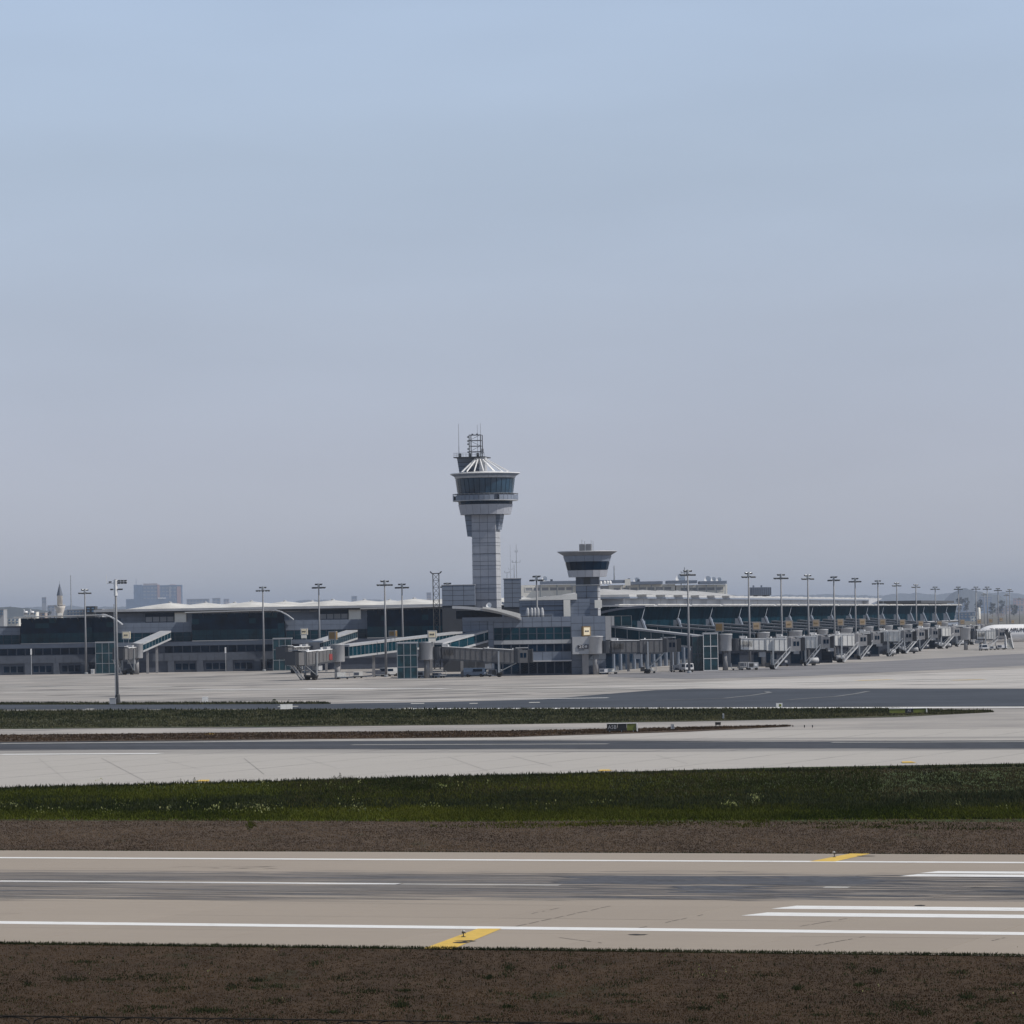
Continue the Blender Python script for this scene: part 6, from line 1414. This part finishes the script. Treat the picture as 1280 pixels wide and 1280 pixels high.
for (xa,xb,py,Y,m,lab) in fb:
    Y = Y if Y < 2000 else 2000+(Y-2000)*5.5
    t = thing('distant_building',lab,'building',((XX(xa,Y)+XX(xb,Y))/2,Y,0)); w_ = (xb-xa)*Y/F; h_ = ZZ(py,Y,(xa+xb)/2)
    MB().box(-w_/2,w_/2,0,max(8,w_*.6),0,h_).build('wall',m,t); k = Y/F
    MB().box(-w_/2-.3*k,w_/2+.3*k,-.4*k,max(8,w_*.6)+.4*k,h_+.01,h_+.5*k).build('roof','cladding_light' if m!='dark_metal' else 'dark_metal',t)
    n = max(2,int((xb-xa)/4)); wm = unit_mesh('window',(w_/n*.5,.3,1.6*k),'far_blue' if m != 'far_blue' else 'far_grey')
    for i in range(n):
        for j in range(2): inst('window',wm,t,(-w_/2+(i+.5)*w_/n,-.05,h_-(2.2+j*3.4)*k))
for i,(px,py) in enumerate(((32.5,762.5),(40.5,762.5))):
    Y = 1495; t = thing('water_tank',('left','right')[i]+' one of two white rooftop tanks at the far left','tank',(XX(px,Y),Y,ZZ(768,Y,px)))
    k = Y/F; M = Matrix.Translation((0,0,2.6*k)) @ Matrix.Rotation(R(90),4,'Y'); MB().lathe([(.6*k,-2.4*k),(1.5*k,-2.2*k),(1.5*k,2.2*k),(.6*k,2.4*k)],12).move(M).build('tank','white_metal',t,True); MB().box(-2*k,2*k,-1*k,1*k,0,1.1*k).build('stand','cladding_dark',t)
    MB().hexa([(-1.8*k,-.8*k,4.2*k),(-.6*k,-.8*k,4.2*k),(-.6*k,.8*k,4.2*k),(-1.8*k,.8*k,4.2*k)],[(-2.6*k,-.8*k,6.2*k),(-1.9*k,-.8*k,6.6*k),(-1.9*k,.8*k,6.6*k),(-2.6*k,.8*k,6.2*k)]).build('solar_panel','white_metal',t)
t = thing('chimney_tank','tall pale cylinder standing behind the aircraft nose','tank',(XX(1224,2300),2300,0)); kk = 2300/F
MB().lathe([(2.0*kk,0),(2.0*kk,ZZ(761,2300,1224)),(1.2*kk,ZZ(759.5,2300,1224))],14).build('shell','cream',t,True); MB().box(-3*kk,3*kk,-3*kk,3*kk,0,6).build('plinth','far_grey',t)
# far hills and wooded ridge (land, part of the setting) and individual hazy trees
def ridge(name, pts, Y, m, depth=500, seed=0, rough=.6, kind='structure'):
    rd = np.random.default_rng(seed); px = np.arange(pts[0][0],pts[-1][0],1.2); base = np.interp(px,[p[0] for p in pts],[p[1] for p in pts]); nz = np.zeros(len(px))
    for o_ in range(5): f_ = 2**o_; nz += np.interp(px, np.linspace(px[0],px[-1],int(len(px)/24*f_)+2), rd.normal(0,rough*1.6/f_**.8,int(len(px)/24*f_)+2))
    b = MB(); n = len(px); rowsd = [(0,0),(depth*.15,1),(depth*.6,.92),(depth,0)]
    for dy, u in rowsd:
        for i in range(n):
            z = ZZ(base[i]+nz[i],Y,px[i]); b.v.append((XX(px[i],Y), Y+dy, -.1 if u == 0 else z*u))
    for j in range(3):
        for i in range(n-1): b.f.append((j*n+i,j*n+i+1,(j+1)*n+i+1,(j+1)*n+i))
    o = b.build(name,m); o['kind'] = kind; return o
ridge('hills',[(-300,754),(0,760),(60,759),(160,759),(300,755),(450,751),(620,748),(800,747),(1000,743.5),(1150,742),(1300,741),(1600,737)],26000,'tree_far',900,1,.7)
ridge('wooded_hill',[(1150,770),(1172,764),(1186,752),(1196,740),(1204,736),(1212,737),(1222,741),(1234,744),(1250,742),(1262,747),(1290,750),(1400,752),(1500,760)],18500,'tree_far',400,2,.8)
ridge('low_woods',[(-200,762),(0,759),(30,760),(100,763),(140,764)],11000,'tree_far',200,3,.5)
def tree(label, px, pyt, Y, w_, seed, name='broadleaf_tree', cat='tree'):
    rd = random.Random(seed); h_ = ZZ(pyt,Y,px); t = thing(name,label,cat,(XX(px,Y),Y,0)); b = MB(); wm_ = w_*Y/F
    for i in range(520):
        cl_ = rd.randrange(12); rr = random.Random(seed*31+cl_); c = Vector((rr.uniform(-.34,.34)*wm_, rr.uniform(-.3,.3)*wm_, h_*rr.uniform(.28,.86)))
        d = Vector((rd.gauss(0,1),rd.gauss(0,1),rd.gauss(0,1.2))).normalized()*wm_*.22*rd.random()**.3; s_ = wm_*.12; c += d; k = len(b.v)
        for q in range(3): b.v.append((c.x+rd.uniform(-s_,s_),c.y+rd.uniform(-s_,s_),c.z+rd.uniform(-s_,s_)))
        b.f.append((k,k+1,k+2))
    b.build('crown','tree_far',t); b = MB(); b.beam((0,0,0),(0,0,h_*.6),wm_*.04,6,wm_*.02)
    for q in range(3): a = q*2.1; b.beam((0,0,h_*.4),(wm_*.25*math.cos(a),wm_*.25*math.sin(a),h_*.7),wm_*.018,4)
    b.build('trunk','sign_brown',t)
for i,(px,py,Y,w_,lab) in enumerate(((1200,738,3300,10,'hazy tree right of the pier roof, tallest in its group'),(1209,742,3200,9,'hazy tree between the pier end and the aircraft nose'),(1224,745,3300,11,'hazy tree above the cylinder behind the aircraft'),(1241,750,3100,9,'hazy tree left of the lone mast'),(1252,746,3350,9,'hazy tree between the lone mast and the next pair'),(1268,752,3200,10,'hazy tree near the right edge'),
  (62,758,2400,8,'hazy tree just left of the minaret'),(100,761,2300,7,'hazy tree between the minaret and the left masts'),(246,751.5,3900,8,'faint tree right of the hazy tower block'),(263,750.5,3900,9,'faint tree over the first shell roofs'))):
    tree(lab,px,py+2.5,Y*2.2,w_,50+i)
# ================================================================== haze: one closed box of thin air
bpy.context.view_layer.update(); h_top = max((o.matrix_world @ Vector(c)).z for o in [x for x in bpy.data.objects if x.type=='MESH'] for c in o.bound_box)+3
hz = MB().box(-12000,12000,-150,31500,-1.3,h_top).build('haze','joint'); hz['kind'] = 'stuff'; hz.data.materials.clear()
hm = bpy.data.materials.new('haze_air'); hm.use_nodes = True; n_ = hm.node_tree.nodes; n_.remove(n_['Principled BSDF']); pv = n_.new('ShaderNodeVolumePrincipled')
pv.inputs['Color'].default_value = (0.74,0.83,1.0,1); pv.inputs['Density'].default_value = HAZE_DENSITY; pv.inputs['Anisotropy'].default_value = 0.25
hm.node_tree.links.new(pv.outputs[0], n_['Material Output'].inputs['Volume']); hz.data.materials.append(hm)
